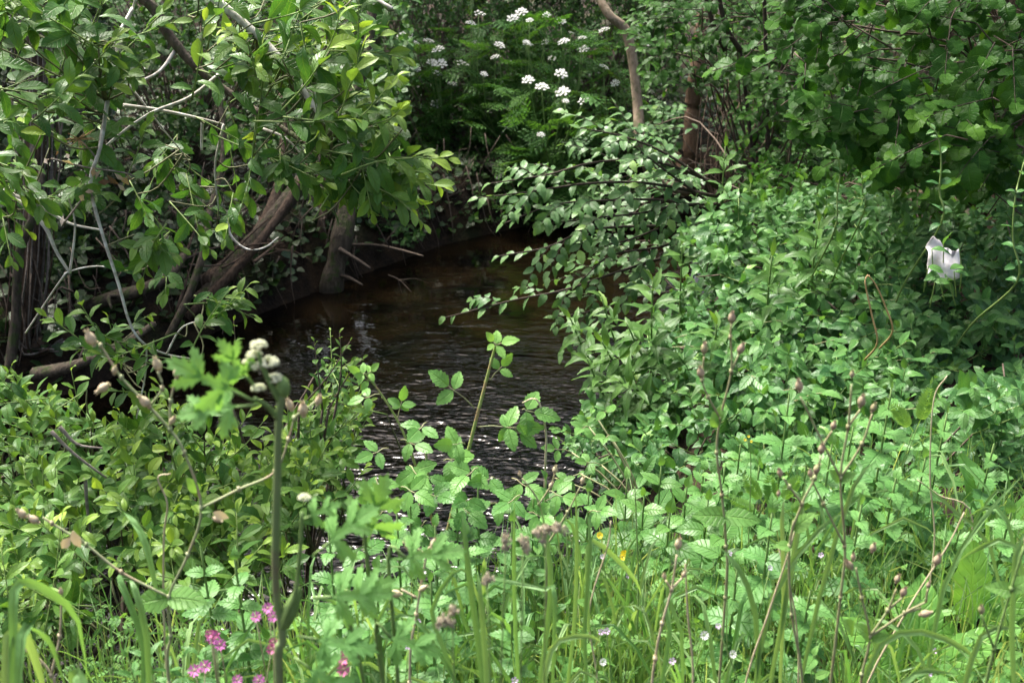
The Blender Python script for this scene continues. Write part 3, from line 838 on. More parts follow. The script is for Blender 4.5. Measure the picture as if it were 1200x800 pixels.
UMB = [(563, 13), (552, 29), (558, 46), (548, 3), (604, 22), (622, 22), (638, 18), (652, 30), (663, 42), (682, 51), (678, 63), (651, 66), (617, 59), (644, 47), (712, 34), (761, 58), (663, 92), (641, 100), (616, 99), (655, 111), (665, 116),
       (527, 96), (510, 123), (537, 76), (520, 74), (508, 85), (515, 59), (503, 46), (484, 50), (488, 41), (563, 92), (575, 72), (724, 101), (678, 125), (470, 46), (487, 84), (500, 70), (636, 155), (613, 47), (660, 51), (610, 18), (590, 60), (700, 78)]
def umbel_mesh(seed, full):
    r = random.Random(seed); acc = Acc(); wh = Acc()
    n = 14 if full else 9
    for i in range(n):
        a = i * 2.4; rad = 0.5 * math.sqrt((i + .5) / n)
        tip = np.array([rad * math.cos(a), rad * math.sin(a), 0.30 - 0.55 * rad * rad + r.uniform(-.02, .02)])
        acc.add(*tube_arrays([np.zeros(3), tip * .6 + [0, 0, .03], tip], 0.008, 0.006, 3))
        for k in range(9 if full else 6):
            aa = k * 2.4; rr = 0.085 * math.sqrt((k + .3) / 9)
            c = tip + [rr * math.cos(aa), rr * math.sin(aa), 0.02 - rr * .3]
            s = 0.046 * r.uniform(.8, 1.2); t1 = r.uniform(0, 3)
            u = np.array([math.cos(t1), math.sin(t1), r.uniform(-.3, .3)]) * s; v = np.array([-math.sin(t1), math.cos(t1), r.uniform(-.3, .3)]) * s
            wh.add([c - u - v, c + u - v, c + u + v, c - u + v], [[0, 1, 2, 3]])
    V1, Q1 = acc.arrays(); V2, Q2 = wh.arrays()
    me = make_mesh("umbel", np.vstack([V1, V2]), np.vstack([Q1, Q2 + len(V1)]), ["stem_green", "petal_white"])
    me.polygons.foreach_set("material_index", np.array([0] * len(Q1) + [1] * len(Q2), dtype=np.int32))
    return me
UM = [umbel_mesh(i, i < 3) for i in range(4)]
DW = [("water dropwort with white umbels near the sallow's tips", lambda x, y: x < 495, -1.05), ("lanky water dropwort with a string of small white umbels", lambda x, y: 495 <= x < 530, -.7),
      ("water dropwort with high white umbels in the back row", lambda x, y: 530 <= x < 585 and y < 60, -.35), ("half hidden water dropwort with few umbels", lambda x, y: 530 <= x < 600 and y >= 60, -.1),
      ("water dropwort with a bright row of umbels at the top", lambda x, y: 600 <= x < 650 and y < 80, .2), ("tall water dropwort carrying the largest flat white umbels", lambda x, y: 650 <= x < 700 and y < 85, .5),
      ("low bushy water dropwort with umbels in the middle of the clump", lambda x, y: 600 <= x < 690 and y >= 85, .35), ("water dropwort with scattered umbels by the pale curved trunk", lambda x, y: x >= 690, 1.1)]
for lab, test, bx in DW:
    pts = [u for u in UMB if test(*u)]
    low = sum(p[1] for p in pts) / len(pts) > 80
    Y = 10.0 if low else 10.7
    base = B(bx, max(Y, 10.25))
    pl = Plant("water_dropwort", lab, "flowering plant", base, "water dropwort in flower on the far bank")
    for (ux, uy) in pts:
        T = at(ux + U(-7, 7), uy + U(-6, 6), Y - 0.25 + U(-.25, .25))
        st_ = pl.tube([base + V3(U(-.1, .1), U(-.1, .1), 0), lerp(base, T, .55) + rv(.04) + V3(0, -.1, 0), T], 0.010, 0.004, "stem_green", "stem", 5, 4)
        pl.inst("umbel", random.choice(UM), T, (U(-.4, .4), -0.45 + U(-.4, .3), 1), (0, 1, 0), U(.065, .125), st_)
    cx = sum(p[0] for p in pts) / len(pts); top = min(p[1] for p in pts); bot = max(p[1] for p in pts)
    for k in range(38):
        px = cx + random.gauss(0, 36); py = U(top + 6, min(245, bot + 110))
        T = at(px, py, Y - 0.1 - 0.25 * (py / 240) + U(-.15, .5))
        d = nrm(V3(U(-1, 1), -0.7, U(-.1, .7)))
        pl.leaf("dropwort", "dropwort_leaf", T - d * .1, d, V3(0, -.3, 1) + rv(.3), U(.20, .30), U(0, .25))
pl = Plant("water_dropwort", "leafy flowerless water dropwort clump spilling down the far bank", "flowering plant", B(.25, 10.3), "water dropwort in flower on the far bank")
for k in range(120):
    px, py = sample_poly([(540, 110), (610, 90), (700, 110), (720, 170), (680, 235), (600, 225), (550, 190)])
    T = at(px, py, 9.75 + U(-.1, .6) + (235 - py) / 300); d = nrm(V3(U(-1, 1), -0.7, U(-.2, .8)))
    pl.leaf("dropwort", "dropwort_leaf", T - d * .1, d, V3(0, -.3, 1) + rv(.3), U(.18, .27), U(.1, .4))
    if k % 4 == 0: pl.twig([T, lerp(T, pl.base, .5), pl.base], .004, .006, "stem_green")

# ------------------------------------------------------------------ left bank: leaning trunks, stumps, roots and dead wood
pl = Plant("leaning_trunk", "mossy trunk leaning out over the dark water from the left bank", "tree", at(258, 335, 7.0))
pl.tube([at(236, 358, 6.95), at(262, 325, 7.05), at(300, 280, 7.2), at(345, 225, 7.45), at(395, 150, 7.9), at(430, 60, 8.3), at(440, -60, 8.7)], 0.07, 0.035, "bark_mossy", "trunk", 10, 8, 0.09)
pl.tube([at(220, 372, 6.85), at(280, 312, 6.98), at(330, 248, 7.2), at(372, 170, 7.6), at(385, 90, 7.9), at(370, -30, 8.2)], 0.034, 0.02, "bark_brown", "branch", 8, 6, 0.05)
pl.tube([at(240, 330, 7.0), at(300, 275, 7.6), at(330, 200, 8.2), at(330, 100, 8.8)], 0.045, 0.03, "bark_brown", "branch", 8, 6, 0.05)
pl = Plant("dead_sapling", "thin bare grey sapling rising from the water beside the leaning trunk", "stem", at(195, 395, 6.2))
pl.tube([at(195, 400, 6.2), at(222, 345, 6.25), at(240, 290, 6.35), at(246, 250, 6.5), at(262, 170, 6.8), at(250, 60, 7.2)], 0.026, 0.016, "bark_mossy", "stem", 8, 6, 0.05)
pl = Plant("tree_stump", "thick mossy stump standing in the water beneath the sallow", "stump", atz(387, 336, -.1))
S0 = atz(386, 340, 0.0)
pl.tube([S0 - V3(0, 0, .2), S0 + V3(.02, 0, .05), at(396, 300, S0[1] + .05), at(404, 262, S0[1] + .15), at(412, 215, S0[1] + .4), at(430, 150, S0[1] + .8)], 0.085, 0.07, "bark_mossy", "trunk", 12, 7, 0.10)
pl.tube([at(398, 292, S0[1]), at(415, 302, S0[1] - .1), at(434, 315, S0[1] - .15)], 0.018, 0.012, "bark_dark", "broken_branch", 7, 5, .05)
pl.tube([at(396, 322, S0[1]), at(410, 326, S0[1] - .1), at(425, 334, S0[1] - .2)], 0.018, 0.008, "bark_dark", "root", 6, 5, .05)
pl = Plant("tree_stump", "thinner straight snapped stump to the side of the thick mossy one", "stump", atz(368, 328, -.02))
S1 = atz(370, 326, 0.0)
pl.tube([S1 + V3(-.01, 0, .02), at(372, 300, S1[1]), at(377, 265, S1[1] + .05), at(381, 220, S1[1] + .3), at(388, 160, S1[1] + .7)], 0.042, 0.036, "bark_brown", "trunk", 10, 6, 0.08)
def dead(label, pts, r0, r1, mat="twig_dead", name="dead_branch", side=0, k=7, group="dead wood along the left bank"):
    P = [at(*p) for p in pts]
    pl = Plant(name, label, "branch", P[0], group)
    pl.tube(P, r0, r1, mat, "branch", k, 6, 0.05)
    for i in range(side):
        t = U(.3, .9); k_ = min(int(t * (len(P) - 1)), len(P) - 2); s = lerp(P[k_], P[k_ + 1], t * (len(P) - 1) - k_)
        d = nrm(rv()) * U(.15, .4)
        pl.tube([s, s + d * .5 + rv(.02), s + d - V3(0, 0, .08)], r1 * .7, r1 * .2, mat, "twig", 4, 3)
    return pl
dead("long dead branch reaching over the water to the side of the stumps", [(405, 287, 8.35), (440, 287, 8.3), (470, 293, 8.2), (496, 300, 8.1)], .013, .006, "twig_dark", side=3)
dead("bent dead twig dipping into the brown water", [(455, 322, 7.9), (468, 328, 7.9), (482, 342, 7.85)], .005, .003, "twig_dark", side=3, k=5)
dead("bleached looping twig hanging in front of the leaning trunk", [(265, 255, 5.2), (272, 278, 5.2), (290, 292, 5.2), (310, 290, 5.2), (326, 278, 5.2)], .006, .003, "bark_grey", k=6)
dead("grey log lying along the left bank beneath the pale branch", [(95, 362, 6.4), (130, 350, 6.35), (165, 340, 6.3), (195, 325, 6.4), (215, 300, 6.6)], .045, .03, "bark_mossy", "fallen_log", side=2)
dead("smooth log half in the water above the lower sallow", [(40, 438, 5.35), (75, 432, 5.3), (105, 422, 5.3), (150, 400, 5.5), (180, 380, 5.8)], .035, .02, "bark_mossy", "fallen_log")
names = ["thin dead twig slanting under the bare grey stem", "forked dead twig low on the left bank", "dead twig crossing the grey log", "dark dead twig tangled beside the leaning trunk", "slim dead twig hanging from the undercut bank",
         "dead twig leaning in the gap under the sallow leaves", "crooked dead twig above the waterline of the left bank", "fine dead twig against the brown bank", "dead twig propped on the bank near the stumps",
         "straight dead twig near the hanging sallow spray", "dead twig fallen across the undercut", "short dead twig lowest on the left bank", "dead twig slanting behind the bare grey stem", "arched dead twig in the dark hollow"]
for i, nm in enumerate(names):
    px, py = sample_poly([(170, 250), (240, 240), (330, 250), (340, 300), (250, 340), (180, 380), (140, 370)])
    Y = 6.3 + (380 - py) / 150 * 1.0
    l, an = U(30, 80), U(-.2, 1.4)
    dead(nm, [(px, py, Y), (px + l * .5 * math.cos(an), py - l * .5 * math.sin(an) + U(-6, 6), Y + .1), (px + l * math.cos(an), py - l * math.sin(an), Y + .2)], U(.008, .014), .004, random.choice(["twig_dark", "bark_dark", "bark_brown"]), side=2, k=5)
# root mat and hanging rootlets of the undercut bank: nobody could count them
acc = Acc()
for i in range(200):
    t = U(0, 1); k = min(int(t * 5), 4); A_, B_ = np.array(FAR[3 + k]), np.array(FAR[4 + k]); q = lerp(A_, B_, U(0, 1))
    z0 = U(.25, 1.0); s = V3(q[0] - U(.0, .25), q[1] + U(-.05, .3), z0)
    e = s + V3(U(-.25, .25), U(-.25, .02), -U(.12, .6)); e[2] = max(e[2], -.05)
    acc.add(*tube_arrays(smooth([s, lerp(s, e, .5) + rv(.06), e], 3), U(.003, .009), .0015, 4))
V, Q = acc.arrays()
tag(link_obj("rootlets", make_mesh("rootlets", V, Q, "twig_dark")), "hanging rootlets and fine twigs along the undercut left bank", "roots", kind="stuff")
# ivy-clad trunk with shaggy vines at the left edge
pl = Plant("vine_covered_trunk", "shaggy vine covered trunk at the far left edge above the water", "tree", B(-2.72, 6.05))
tx = pl.base
top = [tx + V3(0, 0, 0), at(28, 400, 6.0), at(36, 300, 6.0), at(40, 200, 6.05), at(42, 90, 6.1), at(30, -60, 6.2)]
pl.tube(top, 0.055, 0.045, "bark_brown", "trunk", 10, 7, 0.12)
for i in range(26):
    a = U(0, 6.28); o = V3(math.cos(a), math.sin(a), 0) * U(.06, .12)
    pl.twig([p + o * U(.6, 1.3) + rv(.02) for p in top], U(.004, .009), .004, "twig_dead" if i % 3 else "bark_brown", 4, 4)
pl.tube([at(5, 470, 5.7), at(18, 380, 5.8), at(22, 300, 5.8), at(40, 250, 5.8), at(50, 200, 5.9)], .03, .02, "bark_mossy", "branch", 8, 6, .06)
# ------------------------------------------------------------------ sallow overhanging from the left
sal = Plant("sallow_shrub", "large sallow shrub reaching over the stream with bright oval leaves and pale bare branches", "shrub", B(-2.75, 3.4) * 1.0)
sal.base[2] = gz(-2.75, 3.4); sal.root.location = sal.base
sal2 = Plant("sallow_shrub", "sallow spray with long yellow green tip pointing out over the water", "shrub", V3(-2.9, 3.0, gz(-2.9, 2.0)))
sb = sal.base
def br(pl, pts, r0, r1, mat="bark_grey", name="branch", k=7):
    pl.tube([at(*p) if len(p) == 3 and not isinstance(p, np.ndarray) else p for p in pts], r0, r1, mat, name, k, 6, 0.05)
S = 3.4
br(sal, [sb, at(-260, 260, 3.3), at(-80, 60, 3.5), at(60, -60, 3.7), at(165, -4, 3.7), at(200, 45, 3.7), at(235, 84, 3.7), at(300, 130, 3.7), at(370, 175, 3.6)], .03, .008, "bark_mossy")
br(sal, [(70, -60, 3.6), (95, 0, 3.5), (112, 45, 3.5)], .012, .008)
br(sal, [(205, 60, 3.7), (185, 85, 3.6), (150, 100, 3.5), (118, 105, 3.4)], .006, .003)
br(sal, [(258, 86, 3.4), (222, 114, 3.3), (180, 131, 3.2), (150, 150, 3.15), (117, 177, 3.1)], .0055, .0035)
br(sal, [(140, 42, 3.3), (142, 85, 3.3), (166, 118, 3.3), (190, 150, 3.3), (215, 180, 3.35)], .004, .002)
br(sal, [(155, 10, 3.4), (138, 42, 3.3), (130, 70, 3.3)], .005, .003)
br(sal, [(126, 118, 3.1), (121, 150, 3.05), (116, 178, 3.0), (106, 216, 3.0), (118, 268, 3.0), (138, 330, 3.0), (152, 378, 3.0), (168, 402, 3.0), (195, 415, 3.05), (222, 420, 3.1)], .0068, .0025)
br(sal, [(-60, 195, 3.2), (0, 221, 3.15), (48, 243, 3.1), (82, 262, 3.1), (120, 270, 3.1)], .007, .003)
br(sal, [(20, 232, 3.15), (52, 265, 3.1), (66, 295, 3.1), (82, 320, 3.1)], .007, .004)
br(sal, [(130, 122, 3.3), (180, 128, 3.3), (230, 138, 3.35), (262, 146, 3.4)], .006, .003)
br(sal, [(237, 140, 3.3), (236, 176, 3.3)], .005, .004)
br(sal, [(262, 146, 3.3), (252, 195, 3.3), (256, 245, 3.3)], .004, .0025)
br(sal, [(325, 66, 3.3), (350, 95, 3.3), (376, 120, 3.3), (402, 136, 3.3), (440, 160, 3.2)], .006, .003)
br(sal, [(305, 150, 3.4), (336, 163, 3.35), (360, 190, 3.3)], .005, .002)
br(sal, [(160, -5, 3.4), (152, 20, 3.4), (138, 44, 3.35), (135, 120, 3.3)], .004, .003)
br(sal, [(82, 320, 3.1), (88, 265, 3.1), (80, 230, 3.1)], .004, .002)
br(sal, [(30, 390, 3.2), (70, 330, 3.1), (82, 318, 3.1), (115, 312, 3.1), (150, 318, 3.1)], .003, .002)
br(sal, [(195, 415, 3.05), (212, 385, 3.05), (235, 375, 3.05)], .003, .002)
br(sal, [(172, 405, 3.0), (170, 440, 3.0), (160, 490, 3.0)], .003, .002)
br(sal2, [sal2.base, at(-250, 150, 2.9), at(-60, -80, 3.1), at(150, -60, 3.2), at(300, 40, 3.2), at(380, 140, 3.1), at(430, 190, 3.05)], .025, .005)
br(sal2, [(150, -60, 3.2), (290, -40, 3.2), (400, -20, 3.1), (460, 10, 3.0)], .012, .004)
RIGHTUP = lambda T, px, py: V3(0.75, -.35, 0.5)
RIGHTDN = lambda T, px, py: V3(0.75, -.4, -0.10)
HANG = lambda T, px, py: V3(0.3, -.3, -0.7)
kws = dict(phyl='alt', twigmat="twig_green", connect=0.0, jit=0.8, scatter=.5, stub=False)
def rgn(pl, poly, n, Y, ln, size, nl, dirf, back=.35, **k):
    kk = dict(kws); kk.update(k)
    fill(pl, poly, n, lambda px, py: Y, "sallow", "sallow_leaf", ln, size, nl, dirf, back=back, **kk)
rgn(sal, [(-20, -20), (90, -20), (165, 30), (165, 90), (110, 115), (60, 125), (-20, 125)], 32, 2.9, 0.264, 0.0986, 8, RIGHTUP, tip_tint=.35)
rgn(sal, [(-20, 110), (60, 120), (140, 150), (165, 200), (120, 235), (-20, 260)], 24, 3.1, 0.220, 0.0870, 7, RIGHTDN, tip_tint=.3)
rgn(sal, [(170, 175), (330, 150), (400, 215), (300, 235), (250, 290), (205, 300), (160, 250)], 23, 3.15, 0.220, 0.0812, 7, HANG, tip_tint=.35)
rgn(sal, [(150, 270), (205, 255), (200, 330), (150, 340)], 4, 3.0, 0.220, 0.0870, 7, HANG, tip_tint=.4, back=.1)
rgn(sal, [(235, 335), (275, 325), (270, 370), (235, 385)], 4, 3.0, 0.187, 0.0719, 7, RIGHTUP, tip_tint=.6, back=.1)
rgn(sal, [(85, 385), (150, 380), (200, 420), (160, 460), (85, 450)], 10, 2.95, 0.187, 0.0719, 7, lambda T, px, py: V3(-.4, -.4, .3), tip_tint=.5, back=.15)
rgn(sal, [(-10, 180), (15, 180), (20, 300), (-10, 300)], 5, 2.9, 0.198, 0.0812, 6, HANG, tip_tint=.5)
rgn(sal2, [(235, -20), (470, -20), (440, 50), (420, 110), (330, 140), (250, 90)], 40, 3.1, 0.286, 0.0986, 8, RIGHTUP, tip_tint=.75)
rgn(sal2, [(330, 120), (430, 70), (470, 120), (505, 190), (485, 215), (400, 210), (340, 170)], 27, 3.0, 0.275, 0.0986, 8, RIGHTDN, tip_tint=.7)
rgn(sal2, [(340, 170), (470, 190), (495, 240), (440, 225), (390, 235), (350, 220)], 14, 3.05, 0.242, 0.0870, 8, lambda T, px, py: V3(.7, -.3, -.5), tip_tint=.7)
# the explicit outer sprays
for pts, n, sz in (([(400, 205), (440, 190), (485, 185), (525, 186)], 9, .085), ([(330, 130), (365, 90), (392, 40), (398, 10)], 9, .09), ([(390, 160), (410, 100), (425, 55)], 7, .085), ([(385, 170), (430, 130), (465, 90)], 8, .085),
                   ([(430, 215), (465, 232), (496, 262)], 7, .075), ([(240, 30), (280, -4), (330, -25)], 7, .085), ([(225, 115), (232, 80), (240, 25)], 5, .075), ([(300, 90), (290, 50), (265, 35)], 6, .08), ([(420, 150), (455, 140), (470, 128)], 6, .08)):
    shoot(sal2, [at(p[0], p[1], 3.0 - .04 * i) for i, p in enumerate(pts)], "sallow", "sallow_leaf", n, sz, 'alt', 48, tip_tint=.95, tintpow=1.4, tw=False, parent=sal2.tube([at(p[0], p[1], 3.0 - .04 * i) for i, p in enumerate(pts)], .0028, .0012, "twig_green", "shoot", 5, 4))
for pts, n, sz in (([(80, 105), (110, 75), (140, 42)], 8, .085), ([(195, 262), (178, 290), (165, 335)], 7, .075), ([(100, 370), (125, 395), (165, 405)], 7, .06), ([(222, 415), (240, 380), (268, 340)], 7, .062)):
    shoot(sal, [at(p[0], p[1], 2.95) for p in pts], "sallow", "sallow_leaf", n, sz, 'alt', 50, tip_tint=.7, tintpow=1.5, tw=False, parent=sal.tube([at(p[0], p[1], 2.95) for p in pts], .0028, .0012, "twig_green", "shoot", 5, 4))
# withered leaves and a dry cluster caught in the sallow
dl = Plant("withered_spray", "withered brown and pink dead leaves caught on a bare sallow branch", "dead leaves", at(62, 186, 3.0))
for (px, py, s) in [(60, 186, .03), (66, 182, .035), (72, 188, .04), (56, 192, .03), (78, 180, .03), (118, 200, .04), (125, 205, .045), (134, 203, .035), (142, 208, .045), (148, 203, .03), (110, 196, .035), (130, 212, .04), (138, 216, .03), (72, 265, .03), (95, 235, .045), (100, 225, .03)]:
    dl.leaf("low_sallow", "dead_leaf", at(px, py, 2.98), rv(), rv(.5) + V3(0, -1, .5), s, U(0, 1))
for i in range(16): dl.twig([at(92, 163, 3.0), at(92 + U(-20, 20), 163 + U(-15, 15), 2.98)], .002, .001, "dry_stalk")
dl.twig([at(60, 186, 3.0), at(100, 196, 3.02), at(148, 203, 3.0), at(170, 215, 3.05)], .003, .002, "twig_dead")
dl.twig([at(92, 163, 3.0), at(105, 175, 3.02), at(116, 190, 3.02)], .003, .002, "twig_dead")
dl.twig([at(72, 265, 3.0), at(95, 235, 3.0), at(108, 215, 3.02)], .003, .002, "twig_dead")

# ------------------------------------------------------------------ lower sallow regrowth on the near bank, left
def low_sallow(label, poly, n, base, Y0, Y1, size, tip):
    pl = Plant("young_sallow", label, "shrub", base, "young sallows along the near bank")
    ys = [p[1] for p in poly]; lo, hi = min(ys), max(ys)
    fill(pl, poly, n, lambda px, py: Y1 + (Y0 - Y1) * (py - lo) / (hi - lo), "sallow", "sallow_low_leaf", .24, size, 9, lambda T, px, py: V3((px - 200) / 500, -.35, 0.8), back=.55, connect=.04, scatter=.4, stub=False, phyl='alt', tip_tint=tip, jit=.7, spread=58)
    return pl
low_sallow("young sallow bush with small dull leaves at the left edge over the water", [(-40, 440), (60, 455), (130, 500), (160, 560), (120, 660), (-40, 720)], 125, V3(-1.95, 2.45, gz(-1.95, 2.3)), 2.3, 3.3, .080, .5)
low_sallow("young sallow bush with yellow tips behind the tall hogweed stem", [(130, 520), (200, 470), (260, 500), (330, 540), (350, 610), (330, 680), (250, 690), (150, 670)], 140, V3(-1.1, 2.55, gz(-1.1, 2.3)), 2.35, 3.2, .078, .8)
low_sallow("young sallow bush on the water side of the hogweed with thin upright shoots", [(330, 520), (370, 470), (405, 470), (420, 520), (400, 590), (430, 560), (340, 610)], 66, V3(-.75, 2.75, gz(-.75, 2.5)), 2.6, 3.3, .066, .7)
low_sallow("yellowing sallow shoots in the bottom left corner", [(-30, 620), (90, 640), (130, 700), (60, 760), (-30, 790)], 42, V3(-1.55, 2.05, gz(-1.55, 2.05)), 1.9, 2.3, .062, .85)
pl = low_sallow("leggy young sallow with wiry twigs standing before the brown water", [(370, 430), (400, 420), (415, 450), (380, 480)], 5, V3(-.75, 3.3, gz(-.75, 2.5) * .4), 3.1, 3.4, .042, .5)
for pts in ([(395, 470), (400, 430), (398, 390)], [(378, 480), (372, 430), (368, 400)], [(270, 470), (276, 420), (274, 375)], [(385, 480), (408, 440), (425, 420)], [(350, 480), (385, 440), (410, 400)]):
    shoot(pl, [at(p[0], p[1], 3.2) for p in pts], "sallow", "sallow_low_leaf", 9, .042, 'alt', 55, tip_tint=.5, r=.003, twigmat="twig_dark")
    q = at(pts[0][0], pts[0][1], 3.2); pl.twig([q, lerp(q, pl.base, .5) + V3(0, 0, .1), pl.base], .004, .005, "twig_dark", 4, 4)
pl = Plant("bare_twig", "dark bare twig cluster low among the lower sallow leaves", "branch", V3(-1.3, 2.6, gz(-1.3, 2.4)))
for pts in ([(70, 500), (90, 520), (120, 525)], [(60, 505), (85, 530), (125, 560)], [(100, 560), (103, 600), (110, 650)], [(40, 620), (80, 650), (120, 640)]):
    pl.tube([at(p[0], p[1], 2.75) for p in pts], .006, .003, "twig_dead", "twig", 5, 4, .05)

# ------------------------------------------------------------------ right bank: overhanging elm, agrimony, honeysuckle, hazel
elm = Plant("elm_shrub", "elm shrub with glossy leaves on branches reaching low over the water", "shrub", B(1.35, 6.0))
eb = elm.base
def eln(pts, n, sz=.080, rr=.009, Ya=5.3, Yb=5.2):
    P = [at(p[0], p[1], lerp(Ya, Yb, i / (len(pts) - 1))) for i, p in enumerate(pts)]
    eo = elm.tube(P, rr, .003, "bark_dark", "branch", 6, 6, .04)
    shoot(elm, P, "elm", "elm_leaf", n, sz, 'dist', 62, up=1.1, jit=.6, tip_tint=.25, base_tint=.05, tw=False, sizefall=.25, start=.12, n_s=6, parent=eo)
    L = len(P)
    for i in range(int(n * .32)):
        t = U(.1, .92) * (L - 1); k = int(t); s = lerp(P[k], P[k + 1], t - k); T = nrm(P[k + 1] - P[k]); sd = nrm(cross(T, LIGHTDIR)) * random.choice([-1, 1])
        d = nrm(T * .8 + sd * .8 + rv(.15)); l = U(.14, .32)
        shoot(elm, [s, s + d * l * .5 + V3(0, 0, .01), s + d * l - V3(0, 0, .02)], "elm", "elm_leaf", int(5 + l * 10), sz * U(.8, 1.05), 'dist', 60, up=1.1, jit=.6, tip_tint=.3, r=.002, twigmat="bark_dark", sizefall=.3)
for pts, n in (([(860, 300), (790, 300), (720, 320), (660, 340), (600, 352), (522, 372)], 24), ([(840, 270), (760, 265), (690, 270), (640, 290), (585, 300)], 20), ([(850, 250), (780, 235), (710, 235), (650, 240), (590, 262)], 18),
               ([(840, 230), (760, 215), (690, 215), (620, 225), (560, 232)], 18), ([(840, 215), (770, 190), (700, 190), (640, 205), (575, 215)], 18), ([(840, 220), (780, 180), (730, 160), (680, 150)], 14), ([(850, 250), (800, 215), (760, 185), (735, 165)], 12),
               ([(860, 330), (800, 340), (740, 350), (690, 365), (650, 372)], 16), ([(880, 290), (820, 280), (770, 290), (715, 300), (680, 330)], 16), ([(860, 240), (800, 240), (750, 250), (700, 255), (645, 262)], 16), ([(900, 260), (840, 255), (790, 262), (740, 280), (700, 290)], 16)):
    eln(pts, n)
for p in ((860, 300), (850, 250), (840, 225), (890, 280)):
    q = at(p[0], p[1], 5.3); elm.tube([eb, lerp(eb, q, .5) + V3(.1, 0, .1), q], .022, .009, "bark_dark", "stem", 7, 5, .05)
fill(elm, [(690, 190), (780, 170), (860, 210), (860, 300), (760, 340), (690, 330)], 28, lambda px, py: 5.5, "elm", "elm_leaf", .26, .08, 7, lambda T, px, py: V3(-.7, -.4, .15), back=.5, connect=.15, phyl='dist', up=1.2, jit=.4, tip_tint=.25, twigmat="twig_dark")

def agri(label, px, py, Y, h, n=8, sz=.11, droop=.25, base=None, lean=(0, 0)):
    T = at(px, py, Y)
    b0 = base if base is not None else V3(T[0] + lean[0], T[1] + lean[1], max(gz(T[0] + lean[0], T[1] + lean[1]), T[2] - h))
    pl = Plant("hemp_agrimony", label, "plant", b0, "hemp agrimony along the water's edge")
    P = [b0, lerp(b0, T, .5) + V3(lean[0] * -.2, 0, .05), T]
    so = pl.tube(P, .006, .003, "stem_green", "stem", 6, 5)
    shoot(pl, [lerp(P[0], T, .30), lerp(P[0], T, .65) + V3(0, 0, .02), T], "lance", "agrimony_leaf", n, sz, 'whorl', 68, up=.8, jit=.35, tip_tint=.3, tw=False, droop=droop, sizefall=.45, start=.1, parent=so)
    return pl
AG = [("hemp agrimony with narrow leaves leaning furthest over the dark water", 668, 372, 4.1, .5), ("drooping hemp agrimony with leaves touching the ripples", 688, 420, 3.95, .5), ("tall hemp agrimony among the elm leaves", 705, 348, 4.2, .6),
      ("hemp agrimony with pale leaf tips beside the shaded bank", 735, 380, 3.95, .6), ("stout hemp agrimony half hidden by honeysuckle", 765, 330, 4.0, .6), ("low hemp agrimony at the foot of the right bank", 725, 445, 3.8, .5),
      ("hemp agrimony standing clear above the elm branches", 850, 172, 5.2, .8), ("hemp agrimony shoot by the dark slender stem", 880, 215, 5.1, .7), ("hemp agrimony rising through the middle of the elm", 800, 285, 4.6, .7), ("hemp agrimony poking out of the middle of the mound", 905, 300, 3.9, .5), ("hemp agrimony on the mound below the hooked shoot", 960, 260, 4.1, .5), ("hemp agrimony by the bramble on the mound", 840, 380, 3.7, .5), ("short hemp agrimony below the overhanging elm branch", 705, 400, 3.95, .4)]
for lab, px, py, Y, h in AG:
    agri(lab, px, py, Y, h, n=7, sz=.135, lean=(.28 if px < 760 else .05, .15))

def mound(label, poly, n, Yf, base, size, conn=.02, name="honeysuckle", cat="climber", tip=.35, bt=.0, back=.55, shape="honeysuckle", mat="honeysuckle_leaf", dirv=None, nl=6, group="honeysuckle over the right bank", phyl='opp', ln=.26):
    pl = Plant(name, label, cat, base, group)
    fill(pl, poly, n, Yf, shape, mat, ln, size, nl, dirv or (lambda T, px, py: V3(-.25, -.6, .45)), back=back, connect=conn, phyl=phyl, tip_tint=tip, base_tint=bt, jit=.5, spread=72, up=1.0, twigmat="twig_green", sizefall=.35)
    return pl
YM = lambda px, py: 4.9 - (py - 230) / 330 * 2.1 + abs(px - 980) * .0006
mound("honeysuckle tangle sloping to the water below the elm", [(710, 510), (745, 450), (775, 370), (830, 310), (880, 330), (880, 440), (830, 560), (730, 560)], 150, lambda px, py: YM(px, py) + .35, B(1.1, 4.3), .070)
mound("honeysuckle covering the top of the mound beneath the shaded trees", [(800, 270), (880, 235), (990, 215), (1080, 250), (1060, 330), (900, 350), (830, 320)], 165, YM, B(1.7, 4.6), .076, bt=.03)
mound("honeysuckle mass in the middle of the mound with straw coloured stalks", [(850, 330), (1060, 320), (1090, 440), (1040, 500), (900, 480), (840, 440)], 190, YM, B(1.3, 3.7), .076)
PLASTIC_VINE = mound("honeysuckle around the scrap of white plastic", [(1050, 250), (1215, 230), (1215, 400), (1080, 410), (1050, 330)], 150, YM, B(2.1, 3.9), .074)
mound("honeysuckle at the lower edge of the mound behind the nettles", [(1060, 390), (1215, 390), (1215, 560), (1120, 570), (1060, 570), (880, 575), (840, 520), (840, 450)], 290, lambda px, py: YM(px, py) + .1, B(1.9, 3.2), .072, 0)
mound("sparse honeysuckle trailing by the ripples at the foot of the bank", [(690, 470), (740, 480), (760, 560), (700, 570), (670, 520)], 40, lambda px, py: 3.9, B(.62, 4.0), .05, tip=.5)
mound("honeysuckle at the right edge over the bare soil", [(1120, 450), (1220, 440), (1220, 570), (1130, 560)], 46, lambda px, py: 2.95, B(1.75, 3.1), .066, 0)
sc_ = Plant("bramble", "bramble scrambling over the honeysuckle mound", "bramble", B(1.5, 3.9))
